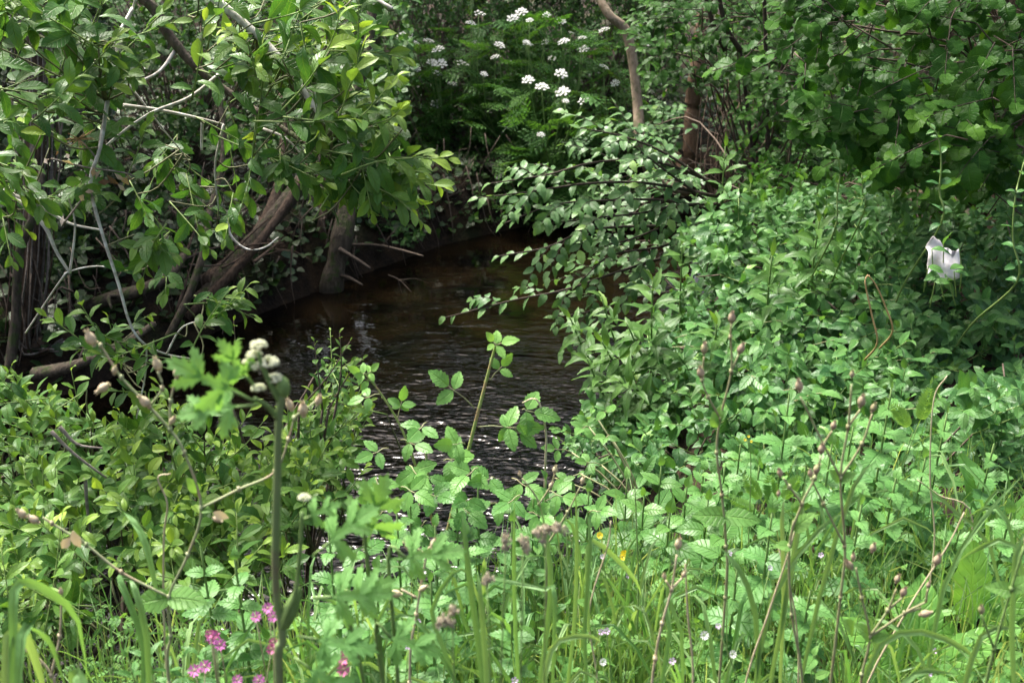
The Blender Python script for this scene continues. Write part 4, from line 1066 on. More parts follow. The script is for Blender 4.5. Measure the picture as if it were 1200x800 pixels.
for k in range(46):
    px, py = sample_poly([(780, 330), (900, 250), (1060, 260), (1180, 330), (1180, 480), (1000, 480), (860, 470), (780, 440)])
    p = at(px, py, YM(px, py) - .12); dd = nrm(V3(U(-.8, .8), -.6, U(-.1, .5))); up_ = V3(0, -.5, 1) + rv(.25); sd = nrm(cross(dd, up_)); sz = U(.05, .085)
    st_ = sc_.tube([p - dd * .07 + V3(0, .05, -.04), p, p + dd * sz * .3], .0016, .001, "stem_red", "leaf_stalk", 5, 3)
    tt = U(0, .35)
    sc_.leaf("bramble", "honeysuckle_leaf", p + dd * sz * .3, dd, up_, sz, tt, st_)
    for sg in (-1, 1): sc_.leaf("bramble", "honeysuckle_leaf", p, nrm(dd * .3 + sd * sg), up_ + rv(.2), sz * .85, tt, st_)
# climbing shoots that stand free of the mound
for lab, pts, Y in (("upright honeysuckle shoot standing tall beside the plastic scrap", [(1103, 262), (1101, 225), (1103, 190), (1099, 160), (1090, 148)], 3.6), ("twining honeysuckle shoot hooked over at its tip on the mound", [(978, 270), (981, 230), (985, 195), (975, 178), (962, 172)], 3.9),
                    ("leaning honeysuckle shoot at the right edge above the bare soil", [(1192, 330), (1187, 280), (1190, 230), (1200, 190)], 3.4), ("small pale honeysuckle shoot with flower buds on the mound", [(1012, 250), (1011, 225), (1010, 205)], 3.8)):
    P = [at(p[0], p[1], Y) for p in pts]
    b0 = onground(P[0][0] + .05, P[0][1] + .6)
    pl = Plant("honeysuckle_shoot", lab, "climber", b0, "free honeysuckle shoots on the mound")
    so = pl.tube([b0, lerp(b0, P[0], .6) + V3(0, .1, -.05)] + P, .0042, .0022, "twig_green", "stem", 6, 5)
    shoot(pl, P, "honeysuckle", "honeysuckle_leaf", 7, .05, 'opp', 70, tip_tint=.5, tw=False, sizefall=.6, start=0, parent=so)
for i, (lab, pts, Y) in enumerate([("bent straw coloured dry stalk arching in the middle of the mound", [(1028, 402), (1022, 370), (1014, 332), (1017, 322)], 3.35), ("longer curved dry stalk beside the bent one on the mound", [(1046, 388), (1038, 360), (1027, 335), (1018, 323)], 3.35), ]):
    P = [at(p[0], p[1], Y - .25) for p in pts]
    b0 = onground(P[0][0] + .02, P[0][1] + .7)
    pl = Plant("dry_vine", lab, "stalk", b0, "dry stalks on the honeysuckle mound")
    pl.tube([P[0] + V3(.01, .12, -.10)] + P, .0032, .002, "dry_stalk", "stem", 6, 5)

# ------------------------------------------------------------------ hazel and slender stems, upper right
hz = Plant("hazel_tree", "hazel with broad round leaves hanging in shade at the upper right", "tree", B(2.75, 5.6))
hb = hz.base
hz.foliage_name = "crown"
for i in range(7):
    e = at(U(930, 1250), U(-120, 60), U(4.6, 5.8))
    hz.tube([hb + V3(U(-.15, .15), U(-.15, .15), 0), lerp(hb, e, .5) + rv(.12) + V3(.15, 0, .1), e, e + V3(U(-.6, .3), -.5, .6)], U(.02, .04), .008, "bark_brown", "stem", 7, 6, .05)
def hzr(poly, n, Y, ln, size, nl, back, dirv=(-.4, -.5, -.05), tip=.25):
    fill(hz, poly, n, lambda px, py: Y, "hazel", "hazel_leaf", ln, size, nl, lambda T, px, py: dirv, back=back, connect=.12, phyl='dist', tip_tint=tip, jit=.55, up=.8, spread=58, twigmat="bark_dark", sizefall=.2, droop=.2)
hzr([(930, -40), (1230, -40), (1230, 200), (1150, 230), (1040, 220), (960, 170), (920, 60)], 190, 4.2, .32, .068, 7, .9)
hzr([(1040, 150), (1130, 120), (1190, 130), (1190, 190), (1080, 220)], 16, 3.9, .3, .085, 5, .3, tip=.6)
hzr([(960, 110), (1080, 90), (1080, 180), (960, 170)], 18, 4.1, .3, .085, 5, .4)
for k in range(620):       # crown above the picture, widened to shade the visible hazel leaves
    T = V3(U(.5, 4.8), U(5.0, 7.2), U(3.0, 4.8)) if k % 2 else V3(U(1.5, 4.8), U(4.3, 7.0), U(2.6, 4.8)); d = nrm(V3(U(-1, .6), U(-1, .6), U(-.4, .5)))
    shoot(hz, [T - d * .2, T, T + d * .25 - V3(0, 0, .05)], "hazel", "hazel_leaf", 6, .105, 'dist', 58, r=.003, twigmat="bark_dark", tip_tint=.2)
for k in range(260):       # unseen hazel leaves added over the bank to darken the hazel
    T = V3(U(1.6, 4.5), U(3.1, 4.6), U(2.85, 4.5)); d = nrm(V3(U(-1, .6), U(-1, .6), U(-.4, .5)))
    shoot(hz, [T - d * .2, T, T + d * .25 - V3(0, 0, .05)], "hazel", "hazel_leaf", 6, .10, 'dist', 58, r=.003, twigmat="bark_dark", tip_tint=.2)
for k in range(230):       # unseen sallow leaves added overhead to shade the left background
    T = V3(U(-4.6, -1.7), U(4.6, 6.6), U(2.75, 4.3)); d = nrm(V3(U(-.4, 1), U(-1, .6), U(-.4, .6)))
    shoot(sal, [T - d * .2, T, T + d * .25], "sallow", "sallow_leaf", 8, .10, 'alt', 55, r=.003, tip_tint=.3)
tr_ = Plant("shaded_trunk", "broad shaded trunk at the right edge behind the hazel leaves", "tree", B(2.95, 5.4))
tr_.tube([tr_.base, at(1192, 330, 5.35), at(1190, 200, 5.35), at(1195, 60, 5.35), at(1200, -80, 5.4), at(1205, -400, 5.5)], .13, .09, "bark_brown", "trunk", 10, 6, .08)
dk = Plant("slender_tree", "slender dark stemmed sapling with small glossy leaves before the brown trunk", "tree", B(1.62, 6.9) * 1.0)
dk.foliage_name = "crown"
Yd = 6.4
for pts in ([(886, 250), (884, 210), (876, 130), (868, 60)], [(868, 60), (850, 30), (838, -20), (820, -60)], [(882, 170), (905, 110), (918, 75), (930, 20)], [(900, 180), (898, 90), (895, -20)], [(850, 60), (836, 30), (822, -20)]):
    P = [at(p[0], p[1], Yd) for p in pts]
    if pts[0] == (886, 250): P = [dk.base] + P
    dk.tube(P, .016, .009, "bark_dark", "stem", 7, 6, .05)
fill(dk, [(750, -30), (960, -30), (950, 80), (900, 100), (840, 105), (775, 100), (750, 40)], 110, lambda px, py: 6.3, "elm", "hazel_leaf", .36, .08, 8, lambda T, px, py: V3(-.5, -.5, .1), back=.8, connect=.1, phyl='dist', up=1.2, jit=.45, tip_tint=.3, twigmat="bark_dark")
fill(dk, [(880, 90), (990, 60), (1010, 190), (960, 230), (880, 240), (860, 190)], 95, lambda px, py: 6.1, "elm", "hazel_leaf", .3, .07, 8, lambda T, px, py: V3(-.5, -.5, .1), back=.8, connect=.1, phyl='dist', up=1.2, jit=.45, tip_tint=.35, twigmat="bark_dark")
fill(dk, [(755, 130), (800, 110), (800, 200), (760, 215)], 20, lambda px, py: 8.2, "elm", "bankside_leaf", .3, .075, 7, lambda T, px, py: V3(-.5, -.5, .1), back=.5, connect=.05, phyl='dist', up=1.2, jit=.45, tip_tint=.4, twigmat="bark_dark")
for pts, n in (([(900, 40), (870, 70), (845, 80), (832, 84)], 5), ([(960, 20), (920, 60), (890, 80), (870, 88)], 5), ([(990, 60), (960, 75), (940, 95)], 4)):
    shoot(dk, [at(p[0], p[1], 5.0) for p in pts], "hazel", "hazel_leaf", n, .085, 'dist', 58, tip_tint=.5, r=.003, twigmat="bark_dark")
bri = Plant("dry_twigs", "thin reddish dry twigs leaning in the dark gap beside the brown trunk", "branch", V3(1.75, 9.1, 0))
bri.base[2] = max(0, gz(1.75, 9.1))
for i in range(16):
    x0 = U(818, 870); a = at(x0, U(195, 225), 9.2); e = at(x0 + U(-5, 45), U(90, 140), 9.4)
    bri.twig([bri.base + V3(U(-.1, .3), 0, 0), a, lerp(a, e, .5) + rv(.04), e], .007, .003, "bark_brown", 4, 3)

# ------------------------------------------------------------------ scrap of white plastic caught in the honeysuckle
nx_, ny_ = 9, 10
outline = lambda u, v: 1.0
C0 = at(1106, 303, 3.28)
V, Q = [], []
for j in range(ny_ + 1):
    for i in range(nx_ + 1):
        u, v = i / nx_ - .5, j / ny_ - .5
        w = .104 * (1 - .45 * max(0, v - .15) * 2) ; h = .125
        x = u * w - .012 * (v > .2); z = v * h - (.02 if (u > .3 and v > .3) else 0) + (.006 * math.sin(u * 14))
        if v > .25 and u > -.1: z -= .035 * (u + .1) * 3
        y = .005 * math.sin(u * 9 + v * 5) + .004 * math.sin(v * 11 + u * 4) + .05 * v + .02 * u + (.003 * math.sin(30 * u * v))
        V.append(C0 + V3(x, y, z))
for j in range(ny_):
    for i in range(nx_):
        o = j * (nx_ + 1) + i; Q.append((o, o + 1, o + nx_ + 2, o + nx_ + 1))
V = np.array(V); n0 = len(V)
Vb = V + V3(0, .0012, 0); Qb = [(q[3] + n0, q[2] + n0, q[1] + n0, q[0] + n0) for q in Q]
edge = [(i, i + 1) for i in range(nx_)] + [(ny_ * (nx_ + 1) + i + 1, ny_ * (nx_ + 1) + i) for i in range(nx_)] + [((j + 1) * (nx_ + 1), j * (nx_ + 1)) for j in range(ny_)] + [(j * (nx_ + 1) + nx_, (j + 1) * (nx_ + 1) + nx_) for j in range(ny_)]
Qe = [(a, a + n0, b2 + n0, b2) for a, b2 in edge]
tag(link_obj("plastic_scrap", make_mesh("plastic_scrap", np.vstack([V, Vb]), Q + Qb + Qe, "white_plastic", flat=False)), "torn scrap of crumpled white plastic caught in the honeysuckle", "litter")
for (px, py, dx, dz) in [(1092, 292, .6, .3), (1100, 322, -.4, .2), (1118, 318, .5, .1), (1124, 290, -.5, .5), (1106, 286, .1, 1), (1088, 312, .7, -.1), (1112, 328, -.2, .4), (1096, 330, .6, .2), (1128, 312, -.6, .1)]:
    PLASTIC_VINE.leaf("honeysuckle", "honeysuckle_leaf", at(px, py, 3.2), V3(dx, -.4, dz), V3(0, -.6, 1) + rv(.2), U(.045, .06), U(0, .3)); PLASTIC_VINE.twig([at(px, py, 3.2), at(px + U(-8, 8), py + 30, 3.3)], .0015, .002, "twig_green")
# ------------------------------------------------------------------ foreground on the near bank
def bramble_leaf(pl, p, d, up, size, n=3, tint=.2, pet=.06, tm="stem_red"):
    d = nrm(d); s = nrm(cross(d, up))
    c = p + d * pet
    ps = pl.tube([p, lerp(p, c, .5) + V3(0, 0, .004), c, c + d * size * .30], .0016, .001, tm, "leaf_stalk", 5, 2)
    pl.leaf("bramble", "bramble_leaf", c + d * size * .30, d, up + rv(.15), size, tint, ps)
    for sg in (-1, 1):
        dd = nrm(d * .30 + s * sg); pl.leaf("bramble", "bramble_leaf", c + dd * size * .06, dd, up + rv(.18), size * .85, tint * U(.7, 1.2), ps)
        if n == 5:
            dd = nrm(-d * .35 + s * sg); pl.leaf("bramble", "bramble_leaf", c - d * size * .05, dd, up + rv(.18), size * .6, tint * U(.7, 1.2), ps)
YB = 2.45
brm = Plant("bramble", "bramble with thorny green canes and bright leaflets rising before the ripples", "bramble", B(-.1, 2.15))
bb = brm.base
def cane(pl, pts, r0=.0055, r1=.003, Y=YB, mat="cane_green", thorns=14):
    P = [at(p[0], p[1], Y) for p in pts]
    pl.tube(P, r0, r1, mat, "cane", 7, 6)
    S_ = smooth(P, 8)
    for i in range(thorns):
        k = random.randrange(len(S_) - 1); a = nrm(rv()); pl.twig([S_[k], S_[k] + a * .008 - V3(0, 0, .002)], .0014, .0003, mat, 4, 1)
    return P
cane(brm, [(520, 640), (535, 580), (547, 535), (557, 495), (570, 445), (577, 418), (581, 404)])
cane(brm, [(515, 640), (495, 570), (472, 505), (447, 462), (428, 438)], .004, .002)
cane(brm, [(480, 620), (500, 570), (500, 540), (498, 520)], .004, .003, mat="stem_red")
cane(brm, [(638, 600), (639, 545), (640, 510), (634, 478), (626, 467), (612, 472)], .0032, .002, thorns=4, mat="stem_straw")
brm.tube([bb, at(520, 640, YB)], .006, .006, "cane_green", "cane", 6, 3)
def bl(px, py, dx, dy, dz, size, n=3, tint=.3, Y=YB, **k):
    bramble_leaf(brm, at(px, py, Y), V3(dx, dy, dz), nrm(V3(0, -.75, .8) + rv(.12)), size, n, tint, **k)
bl(556, 478, -.75, -.1, .75, .062, 3, .3, pet=.07); bl(575, 445, .55, -.1, .75, .042, 3, .5, pet=.035); bl(580, 405, .5, -.1, .25, .045, 3, .8, pet=.005); bl(580, 404, -.3, -.2, .6, .03, 3, .9, pet=.003)
bl(560, 500, .95, -.15, .05, .07, 5, .35, pet=.075); bl(612, 480, .9, -.2, -.1, .07, 3, .3, pet=.01); bl(600, 500, .7, -.2, -.55, .055, 3, .3, pet=.01)
bl(465, 495, .25, -.1, 1, .042, 5, .4, pet=.05); bl(447, 462, -.6, -.1, -.1, .045, 3, .45, pet=.03); bl(430, 440, -.5, -.2, .35, .035, 3, .8, pet=.01); bl(430, 440, .5, -.2, .6, .03, 3, .8, pet=.01); bl(440, 450, -.7, -.2, .5, .035, 3, .6, pet=.02)
for (px, py, s) in [(470, 515, .075), (500, 495, .08), (520, 540, .10), (480, 545, .09), (455, 525, .07), (545, 520, .08), (560, 548, .095), (505, 560, .085), (600, 560, .08), (575, 590, .08), (535, 590, .085), (620, 600, .07), (655, 580, .07), (470, 585, .06), (500, 610, .07), (640, 620, .065), (590, 640, .07), (690, 600, .07), (440, 560, .08), (470, 570, .08), (500, 580, .085), (530, 565, .08), (580, 560, .085), (610, 580, .08), (555, 585, .08), (450, 600, .07), (640, 575, .075), (420, 575, .07)]:
    bl(px, py, U(-.8, .8), -.5, U(-.1, .35), s * .72, 3, U(.05, .4), Y=YB - .1 + U(-.1, .1), pet=.03)
brm2 = Plant("bramble", "low bramble trailing beside the water at the foot of the right bank", "bramble", B(.45, 3.0))
for (px, py) in [(690, 500), (700, 490), (670, 530), (715, 510), (680, 555), (650, 560), (705, 545)]:
    bramble_leaf(brm2, at(px, py, 3.1), V3(U(-.8, .3), -.5, U(0, .5)), V3(0, -.5, 1) + rv(.2), .05, 3, .3)
    brm2.twig([at(px, py, 3.1), lerp(at(px, py, 3.1), brm2.base, .5) + V3(0, 0, .06), brm2.base], .003, .004, "stem_red")

# nettles
def nettle(label, px, py, Y, sz=.085, n=6, h=None, lean=0.0, tint=.2, shape="nettle", mat="nettle_leaf", name="stinging_nettle", cat="nettle", group="nettles on the near bank", stem="stem_green", spread=80, droop=.25):
    T = at(px, py, Y)
    bx, by = T[0] + lean, T[1] + .05
    b0 = onground(bx, by)
    if h: b0[2] = max(b0[2], T[2] - h)
    pl = Plant(name, label, cat, b0, group)
    P = [b0, lerp(b0, T, .5) + V3(-lean * .15, 0, .01), T]
    so = pl.tube(P, .004, .0022, stem, "stem", 6, 5)
    shoot(pl, [lerp(b0, T, .25), lerp(b0, T, .62) + V3(-lean * .1, 0, 0), T], shape, mat, n, sz, 'opp', spread, up=1.0, jit=.3, tip_tint=.55, base_tint=tint * .4, tw=False, droop=droop, sizefall=.62, start=.05, parent=so)
    return pl
NT = [("nettle with big toothed leaves standing before the dark honeysuckle", 925, 462, 2.55, .10), ("tallest nettle in the middle of the nettle patch", 1045, 455, 2.5, .105), ("nettle with drooping leaves at the fern's side", 975, 520, 2.35, .095),
      ("nettle with pale top leaves between the campion stalks", 1000, 500, 2.6, .09), ("nettle leaning toward the right edge", 1110, 485, 2.55, .095), ("broad nettle at the right end of the patch", 1085, 535, 2.4, .10), ("short nettle by the left end of the patch", 868, 520, 2.7, .085),
      ("nettle with one large flat leaf low in front", 905, 600, 2.05, .11), ("nettle hidden among grass below the fern", 1010, 590, 2.1, .085), ("nettle at the right edge above the dock", 1165, 520, 2.5, .085), ("small nettle in the grass near the yellow buttercups", 640, 560, 2.4, .085),
      ("bright young nettle left of the leafy clump", 690, 575, 2.35, .085), ("nettle shaded by the campion stems at the left", 235, 640, 1.95, .075), ("nettle low at the left behind the pink flowers", 275, 655, 1.9, .08), ("nettle behind the bramble's lowest leaves", 560, 570, 2.3, .085), ("young nettle in the middle of the grass", 600, 700, 1.85, .06), ("dark young nettle at the bottom near the lilac flowers", 480, 760, 1.75, .07)]
NT += [("nettle on the bank edge behind the blurred hogweed leaves", 425, 590, 2.15, .08), ("nettle close under the bramble on the water side", 480, 575, 2.3, .085), ("nettle right under the bramble's tall cane", 535, 575, 2.3, .085), ("nettle at the bramble's right under the hooked cane", 625, 580, 2.35, .085), ("nettle below the bramble's left cane", 465, 600, 2.1, .085), ("nettle beneath the crossing bramble canes", 510, 615, 2.05, .08), ("nettle right of the bramble's thick cane at its foot", 545, 625, 2.0, .08), ("nettle between the hogweed stem and the low sallow", 385, 620, 2.0, .08),
       ("nettle filling the gap between clump and honeysuckle", 850, 545, 2.6, .09), ("nettle half hidden behind the flat leaved one", 890, 545, 2.45, .085), ("nettle in the shade of the mound beside the fern", 945, 545, 2.5, .09), ("nettle right of the fern in the patch", 1000, 550, 2.45, .09), ("nettle under the tallest one of the patch", 1050, 560, 2.35, .09), ("nettle between the tall campion and the clump", 825, 550, 2.7, .08), ("short nettle under the hogweed leaves", 440, 665, 1.9, .075), ("short nettle low in front of the bramble", 505, 680, 1.85, .075), ("short nettle in the gap over the ripples", 400, 680, 1.85, .075), ("nettle beside the broad leaves on the water side", 600, 610, 2.15, .08), ("nettle in the thick grass right of the clump", 865, 660, 1.95, .075), ("nettle in the grass under the forked purple buds", 950, 690, 1.9, .075), ("nettle behind the docks", 1125, 620, 2.3, .09), ("nettle near the right edge among arching grass", 1185, 600, 2.2, .09)]
for lab, px, py, Y, sz in NT: nettle(lab, px, py, Y, sz, 6)
# broad-leaved clump beside the water
CL = [("broad leaved herb highest in the clump by the water", 775, 545, 2.55), ("broad leaved herb at the water side of the clump", 735, 560, 2.55), ("broad leaved herb with drooping leaves in the clump's front", 755, 580, 2.45), ("broad leaved herb at the right of the clump", 805, 570, 2.55), ("broad leaved herb low in the clump over the buttercups", 785, 600, 2.35), ("broad leaved herb on the clump's outer right edge", 830, 585, 2.4), ("pale broad leaved herb between clump and nettles", 850, 610, 2.2)]
for lab, px, py, Y in CL: nettle(lab, px, py, Y, .100, 5, tint=.15, shape="ovate", mat="clump_leaf", name="broad_leaved_herb", cat="plant", group="broad leaved clump beside the water", spread=72, droop=.35)

# docks
def dock(label, px, py, Y, leaves, mat="dock_leaf"):
    b0 = onground(*at(px, py, Y)[:2])
    pl = Plant("dock_plant", label, "dock", b0, "docks in the right foreground")
    for (dx, dy, dz, s, t) in leaves:
        d = V3(dx, dy, dz); p = b0 + nrm(d) * .06 + V3(0, 0, .04)
        pl.twig([b0, p + V3(0, 0, .01)], .004, .003, "stem_green")
        pl.leaf("dock", mat, p, d, V3(-dx * .5, -.7, .8) + rv(.1), s, t)
dock("dock with one upright bright translucent leaf at the right", 1135, 720, 2.15, [(.02, .05, 1, .20, .9), (.6, -.1, .8, .17, .5), (-.7, -.1, .55, .18, .35), (.9, .3, .35, .17, .3), (-.4, -.5, .5, .15, .5)])
dock("dock with wide pale leaves behind the upright one", 1170, 690, 2.5, [(.5, .1, .8, .26, .3), (-.3, .2, .9, .26, .2), (.9, -.2, .5, .22, .3), (-.8, -.1, .4, .2, .3)])
dock("dock spreading low beside the purple campion buds", 1075, 760, 2.0, [(-.5, -.2, .8, .20, .5), (.5, -.2, .7, .18, .4), (.1, .2, 1, .2, .4), (-.9, 0, .3, .15, .2), (.8, .2, .25, .15, .5)])

# fern
fr = Plant("fern", "small bright green fern with narrow fronds between the nettles", "fern", B(.62, 2.62))
fr.leafname = "frond"
for (px, py, dx, dz, s) in [(905, 600, -.1, 1, .10), (895, 590, -.5, .8, .09), (912, 590, .5, .8, .09), (890, 600, -.8, .5, .08), (920, 600, .9, .5, .08)]:
    p = at(px, py, 2.42); d = nrm(V3(dx, -.15, dz))
    fr.leaf("fern", "herb_leaf", p, d, V3(0, -1, .35) + rv(.1), s, U(.5, .9)); fr.twig([p, lerp(p, fr.base, .5), fr.base], .0015, .002, "stem_green")
fr2 = Plant("fern", "tiny fern frond at the edge of the nettle patch", "fern", B(.95, 2.55))
fr2.leafname = "frond"
for (px, py, dx, dz, s) in [(1075, 500, .2, 1, .1), (1070, 505, -.5, .7, .09), (880, 500, 0, 1, .1)][:2]:
    p = at(px, py, 2.35); fr2.leaf("fern", "herb_leaf", p, V3(dx, -.2, dz), V3(0, -1, .4), s, .8); fr2.twig([p, lerp(p, fr2.base, .5), fr2.base], .0012, .0015, "stem_green")

# ---- red campion gone to seed: forked stems with swollen pods
def pod_mesh(mat, seed):
    r = random.Random(seed)
    V, Q = lathe_arrays([(.05, 0), (.17, .06), (.28, .25), (.31, .45), (.26, .68), (.16, .86), (.11, .95), (.16, 1.08)], 10)
    ang = np.arctan2(V[:, 1], V[:, 0]); rad = np.hypot(V[:, 0], V[:, 1])
    k = 1 + .06 * np.cos(ang * 10); V[:, 0] *= k; V[:, 1] *= k
    top = V[:, 2] > 1.0; V[top, 2] += .10 * np.cos(ang[top] * 5)
    V2, Q2 = lathe_arrays([(.14, -.10), (.16, -.02), (.05, .03)], 8)
    return make_mesh("seed_pod", np.vstack([V, V2]), np.vstack([Q, Q2 + len(V)]), mat)
PODS = {"b": [pod_mesh("pod_brown", i) for i in range(2)], "p": [pod_mesh("pod_pink", i) for i in range(2)]}
def flower_mesh(petal, notch, cup, n=5, calyx="pod_pink", wide=.75):
    acc = Acc()
    for i in range(n):
        a = i * 2 * math.pi / n; ca, sa = math.cos(a), math.sin(a)
        pr = [(.05, 0, .0), (.25, .5 * wide * .35, .10 + cup * .2), (.42, wide * .30, .12 + cup * .5)]
        L = []
        for (rr, w, z) in pr: L += [(rr, -w, z), (rr, 0, z - .02), (rr, w, z)]
        L += [(.50, -wide * .22, .11 + cup * .6), (.50 - notch, 0, .11 + cup * .55), (.50, wide * .22, .11 + cup * .6)]
        V = np.array([(x * ca - y * sa, x * sa + y * ca, z) for x, y, z in L])
        Q = [(k * 3 + j, k * 3 + j + 1, k * 3 + j + 4, k * 3 + j + 3) for k in range(3) for j in range(2)]
        acc.add(V, Q)
    V1, Q1 = acc.arrays()
    V2, Q2 = lathe_arrays([(.04, -.55), (.13, -.45), (.16, -.2), (.13, .05), (.02, .08)], 8)
    me = make_mesh("flower", np.vstack([V1, V2]), np.vstack([Q1, Q2 + len(V1)]), [petal, calyx])
    me.polygons.foreach_set("material_index", np.array([0] * len(Q1) + [1] * len(Q2), dtype=np.int32))
    return me
FL_PINK = flower_mesh("petal_pink", .16, .1); FL_LILAC = flower_mesh("petal_lilac", .05, .15, calyx="stem_green", wide=.6); FL_YEL = flower_mesh("petal_yellow", .0, .45, calyx="stem_green", wide=.9); FL_CRIM = flower_mesh("petal_crimson", .1, .5); FL_WHITE = flower_mesh("petal_white", .1, .2, calyx="stem_green")
def campion(label, stems, pods, Y, kind="b", mat="stem_red", leaves=(), base=None, r=.0026, size=.020, group="red campion gone to seed"):
    P0 = at(stems[0][0][0], stems[0][0][1], Y)
    b0 = onground(P0[0], P0[1]) if base is None else base
    pl = Plant("red_campion", label, "flowering plant", b0, group)
    for i, st in enumerate(stems):
        P = [at(p[0], p[1], Y) for p in st]
        if i == 0: P = [b0] + P
        pl.tube(P, r * (1 if i == 0 else .8), r * .6, mat, "stem", 6, 5)
        for p in P[1:-1]: pl.twig([p - V3(0, 0, .004), p + V3(0, 0, .004)], r * 1.35, r * 1.35, mat, 5, 1)
    for (px, py, dx, dz) in pods:
        pl.inst("seed_pod", random.choice(PODS[kind]), at(px, py + 6, Y - .01), (dx, -.1, dz), (0, 1, 0), size * U(.6, 1.1))
    for (px, py, dx, dz, s, t) in leaves:
        pl.leaf("ovate", "herb_leaf", at(px, py, Y), V3(dx, -.3, dz), V3(0, -.8, .8) + rv(.15), s, t)
    return pl
c1 = campion("tall forked campion with brown seed pods leaning across the left side", [[(198, 800), (200, 745), (198, 699), (220, 650), (236, 595), (216, 530), (199, 503), (175, 476), (142, 442), (118, 405), (108, 398)], [(198, 699), (142, 670), (101, 638), (61, 613), (50, 606)], [(236, 595), (280, 573), (322, 553), (338, 515), (345, 490), (352, 483)], [(345, 490), (370, 470)], [(199, 503), (200, 470), (207, 440)], [(101, 638), (85, 622)], [(175, 476), (190, 455), (185, 435)]],
        [(45, 606, -.6, .6), (207, 436, .1, 1), (187, 428, -.2, 1), (127, 444, -.6, -.4), (110, 398, -.3, 1), (134, 432, .2, .8), (356, 481, 0, 1), (372, 468, .3, 1), (342, 474, -.3, 1), (250, 600, .8, -.4), (175, 470, -.4, .6), (200, 490, .4, .6), (30, 600, -.5, .8)], 1.5, leaves=[(198, 700, -1, -.02, .065, .35), (200, 700, 1, .15, .065, .35), (236, 597, .8, .2, .02, .7), (232, 575, -.4, .8, .03, .7)], size=.022, mat="stem_pale")
c1.leaf("small", "dead_leaf", at(85, 622, 1.48), V3(.3, -.2, -1), V3(0, -1, .2), .03, .9); c1.leaf("small", "dead_leaf", at(82, 630, 1.48), V3(-.5, -.2, -.6), V3(0, -1, .2), .026, .9); c1.leaf("small", "dead_leaf", at(250, 600, 1.48), V3(.8, -.2, -.3), V3(0, -1, .2), .026, 1)
campion("campion with tall reddish stalks and blurred pods in front of the honeysuckle", [[(850, 700), (851, 640), (846, 580), (840, 530), (844, 490), (857, 435), (856, 395), (857, 380)], [(857, 435), (866, 415)], [(844, 490), (830, 465), (823, 445), (825, 418)]], [(857, 372, 0, 1), (866, 408, .3, 1), (825, 408, 0, 1), (822, 436, -.2, 1)], 1.7, "p", leaves=[(841, 492, .1, 1, .03, .5), (838, 500, -.2, .9, .03, .5), (850, 605, -1, .25, .065, .35), (852, 605, 1, .1, .065, .35)])
campion("campion with many thin stalks and pods amid the nettles", [[(985, 700), (990, 640), (985, 560), (994, 500), (998, 450)], [(985, 560), (1010, 520), (1022, 485)], [(985, 560), (965, 520), (938, 465)], [(990, 640), (965, 590), (950, 560)], [(994, 500), (1008, 480)], [(965, 520), (975, 505)]], [(998, 436, 0, 1), (1022, 476, .2, 1), (1008, 470, .1, 1), (937, 452, -.2, 1), (975, 497, .2, 1), (950, 552, -.2, 1)], 1.6, "p", leaves=[(985, 562, .7, .6, .03, .4), (985, 562, -.6, .7, .03, .4)])
campion("campion with purple pink buds forking low at the right", [[(1005, 830), (1010, 790), (1019, 746), (1010, 700), (1003, 665)], [(1019, 746), (1040, 715), (1050, 690)], [(1019, 746), (1060, 718), (1085, 705)], [(1040, 715), (1057, 700)], [(1060, 718), (1080, 712)], [(1085, 705), (1087, 690)]], [(1000, 650, -.1, 1), (1050, 676, .2, 1), (1087, 682, .1, 1), (1057, 692, .2, 1), (1078, 714, .8, .3), (1022, 640, .1, 1), (1096, 655, .2, 1), (998, 660, -.5, .8)], 1.5, "p", mat="stem_red", leaves=[(1019, 748, -.4, .9, .045, .7), (1022, 748, .8, .4, .03, .5), (1000, 740, -.3, .6, .04, .6)], size=.018)
campion("campion stalk with three round orange brown pods near the middle", [[(762, 830), (768, 770), (776, 730), (787, 690), (793, 650)], [(787, 690), (780, 680)], [(787, 690), (800, 676)]], [(794, 636, .1, 1), (779, 672, -.2, 1), (800, 670, .3, 1), (768, 762, 0, -1)], 1.5, "b", mat="stem_straw", size=.018)
campion("thin dark stemmed campion rising beside the single fern", [[(940, 820), (928, 720), (925, 640), (940, 590), (955, 560), (962, 535)], [(940, 590), (925, 570), (918, 560)], [(925, 640), (930, 610)]], [(962, 525, 0, 1), (915, 552, -.3, 1), (912, 575, 0, 1), (955, 548, .3, 1)], 1.55, "p", leaves=[(930, 620, .5, .8, .045, .6), (926, 640, -.8, .3, .03, .5)], size=.017)
campion("campion with pods hanging before the bramble at the middle left", [[(480, 800), (488, 720), (500, 650), (505, 640)], [(488, 700), (470, 690)], [(500, 650), (485, 640)]], [(507, 636, .3, 1), (483, 638, -.5, .7), (470, 690, -.8, .2), (492, 685, .5, .4)], 1.5, "b", mat="stem_straw", size=.018)
campion("slender campion with upright pods behind the seeding grass", [[(640, 720), (640, 640), (632, 590), (612, 560)], [(632, 590), (645, 570), (650, 555)], [(640, 640), (665, 600), (680, 570)]], [(610, 552, -.2, 1), (650, 548, .1, 1), (682, 560, .2, 1), (645, 565, .3, 1)], 1.9, "b", mat="stem_red", size=.018)
campion("campion stalk with dry pods at the bottom left corner", [[(70, 830), (60, 790), (40, 765)], [(60, 790), (70, 745), (72, 700)]], [(72, 690, 0, 1), (48, 775, -.4, .8), (38, 758, -.5, .8)], 1.5, "b", mat="stem_straw", size=.018)
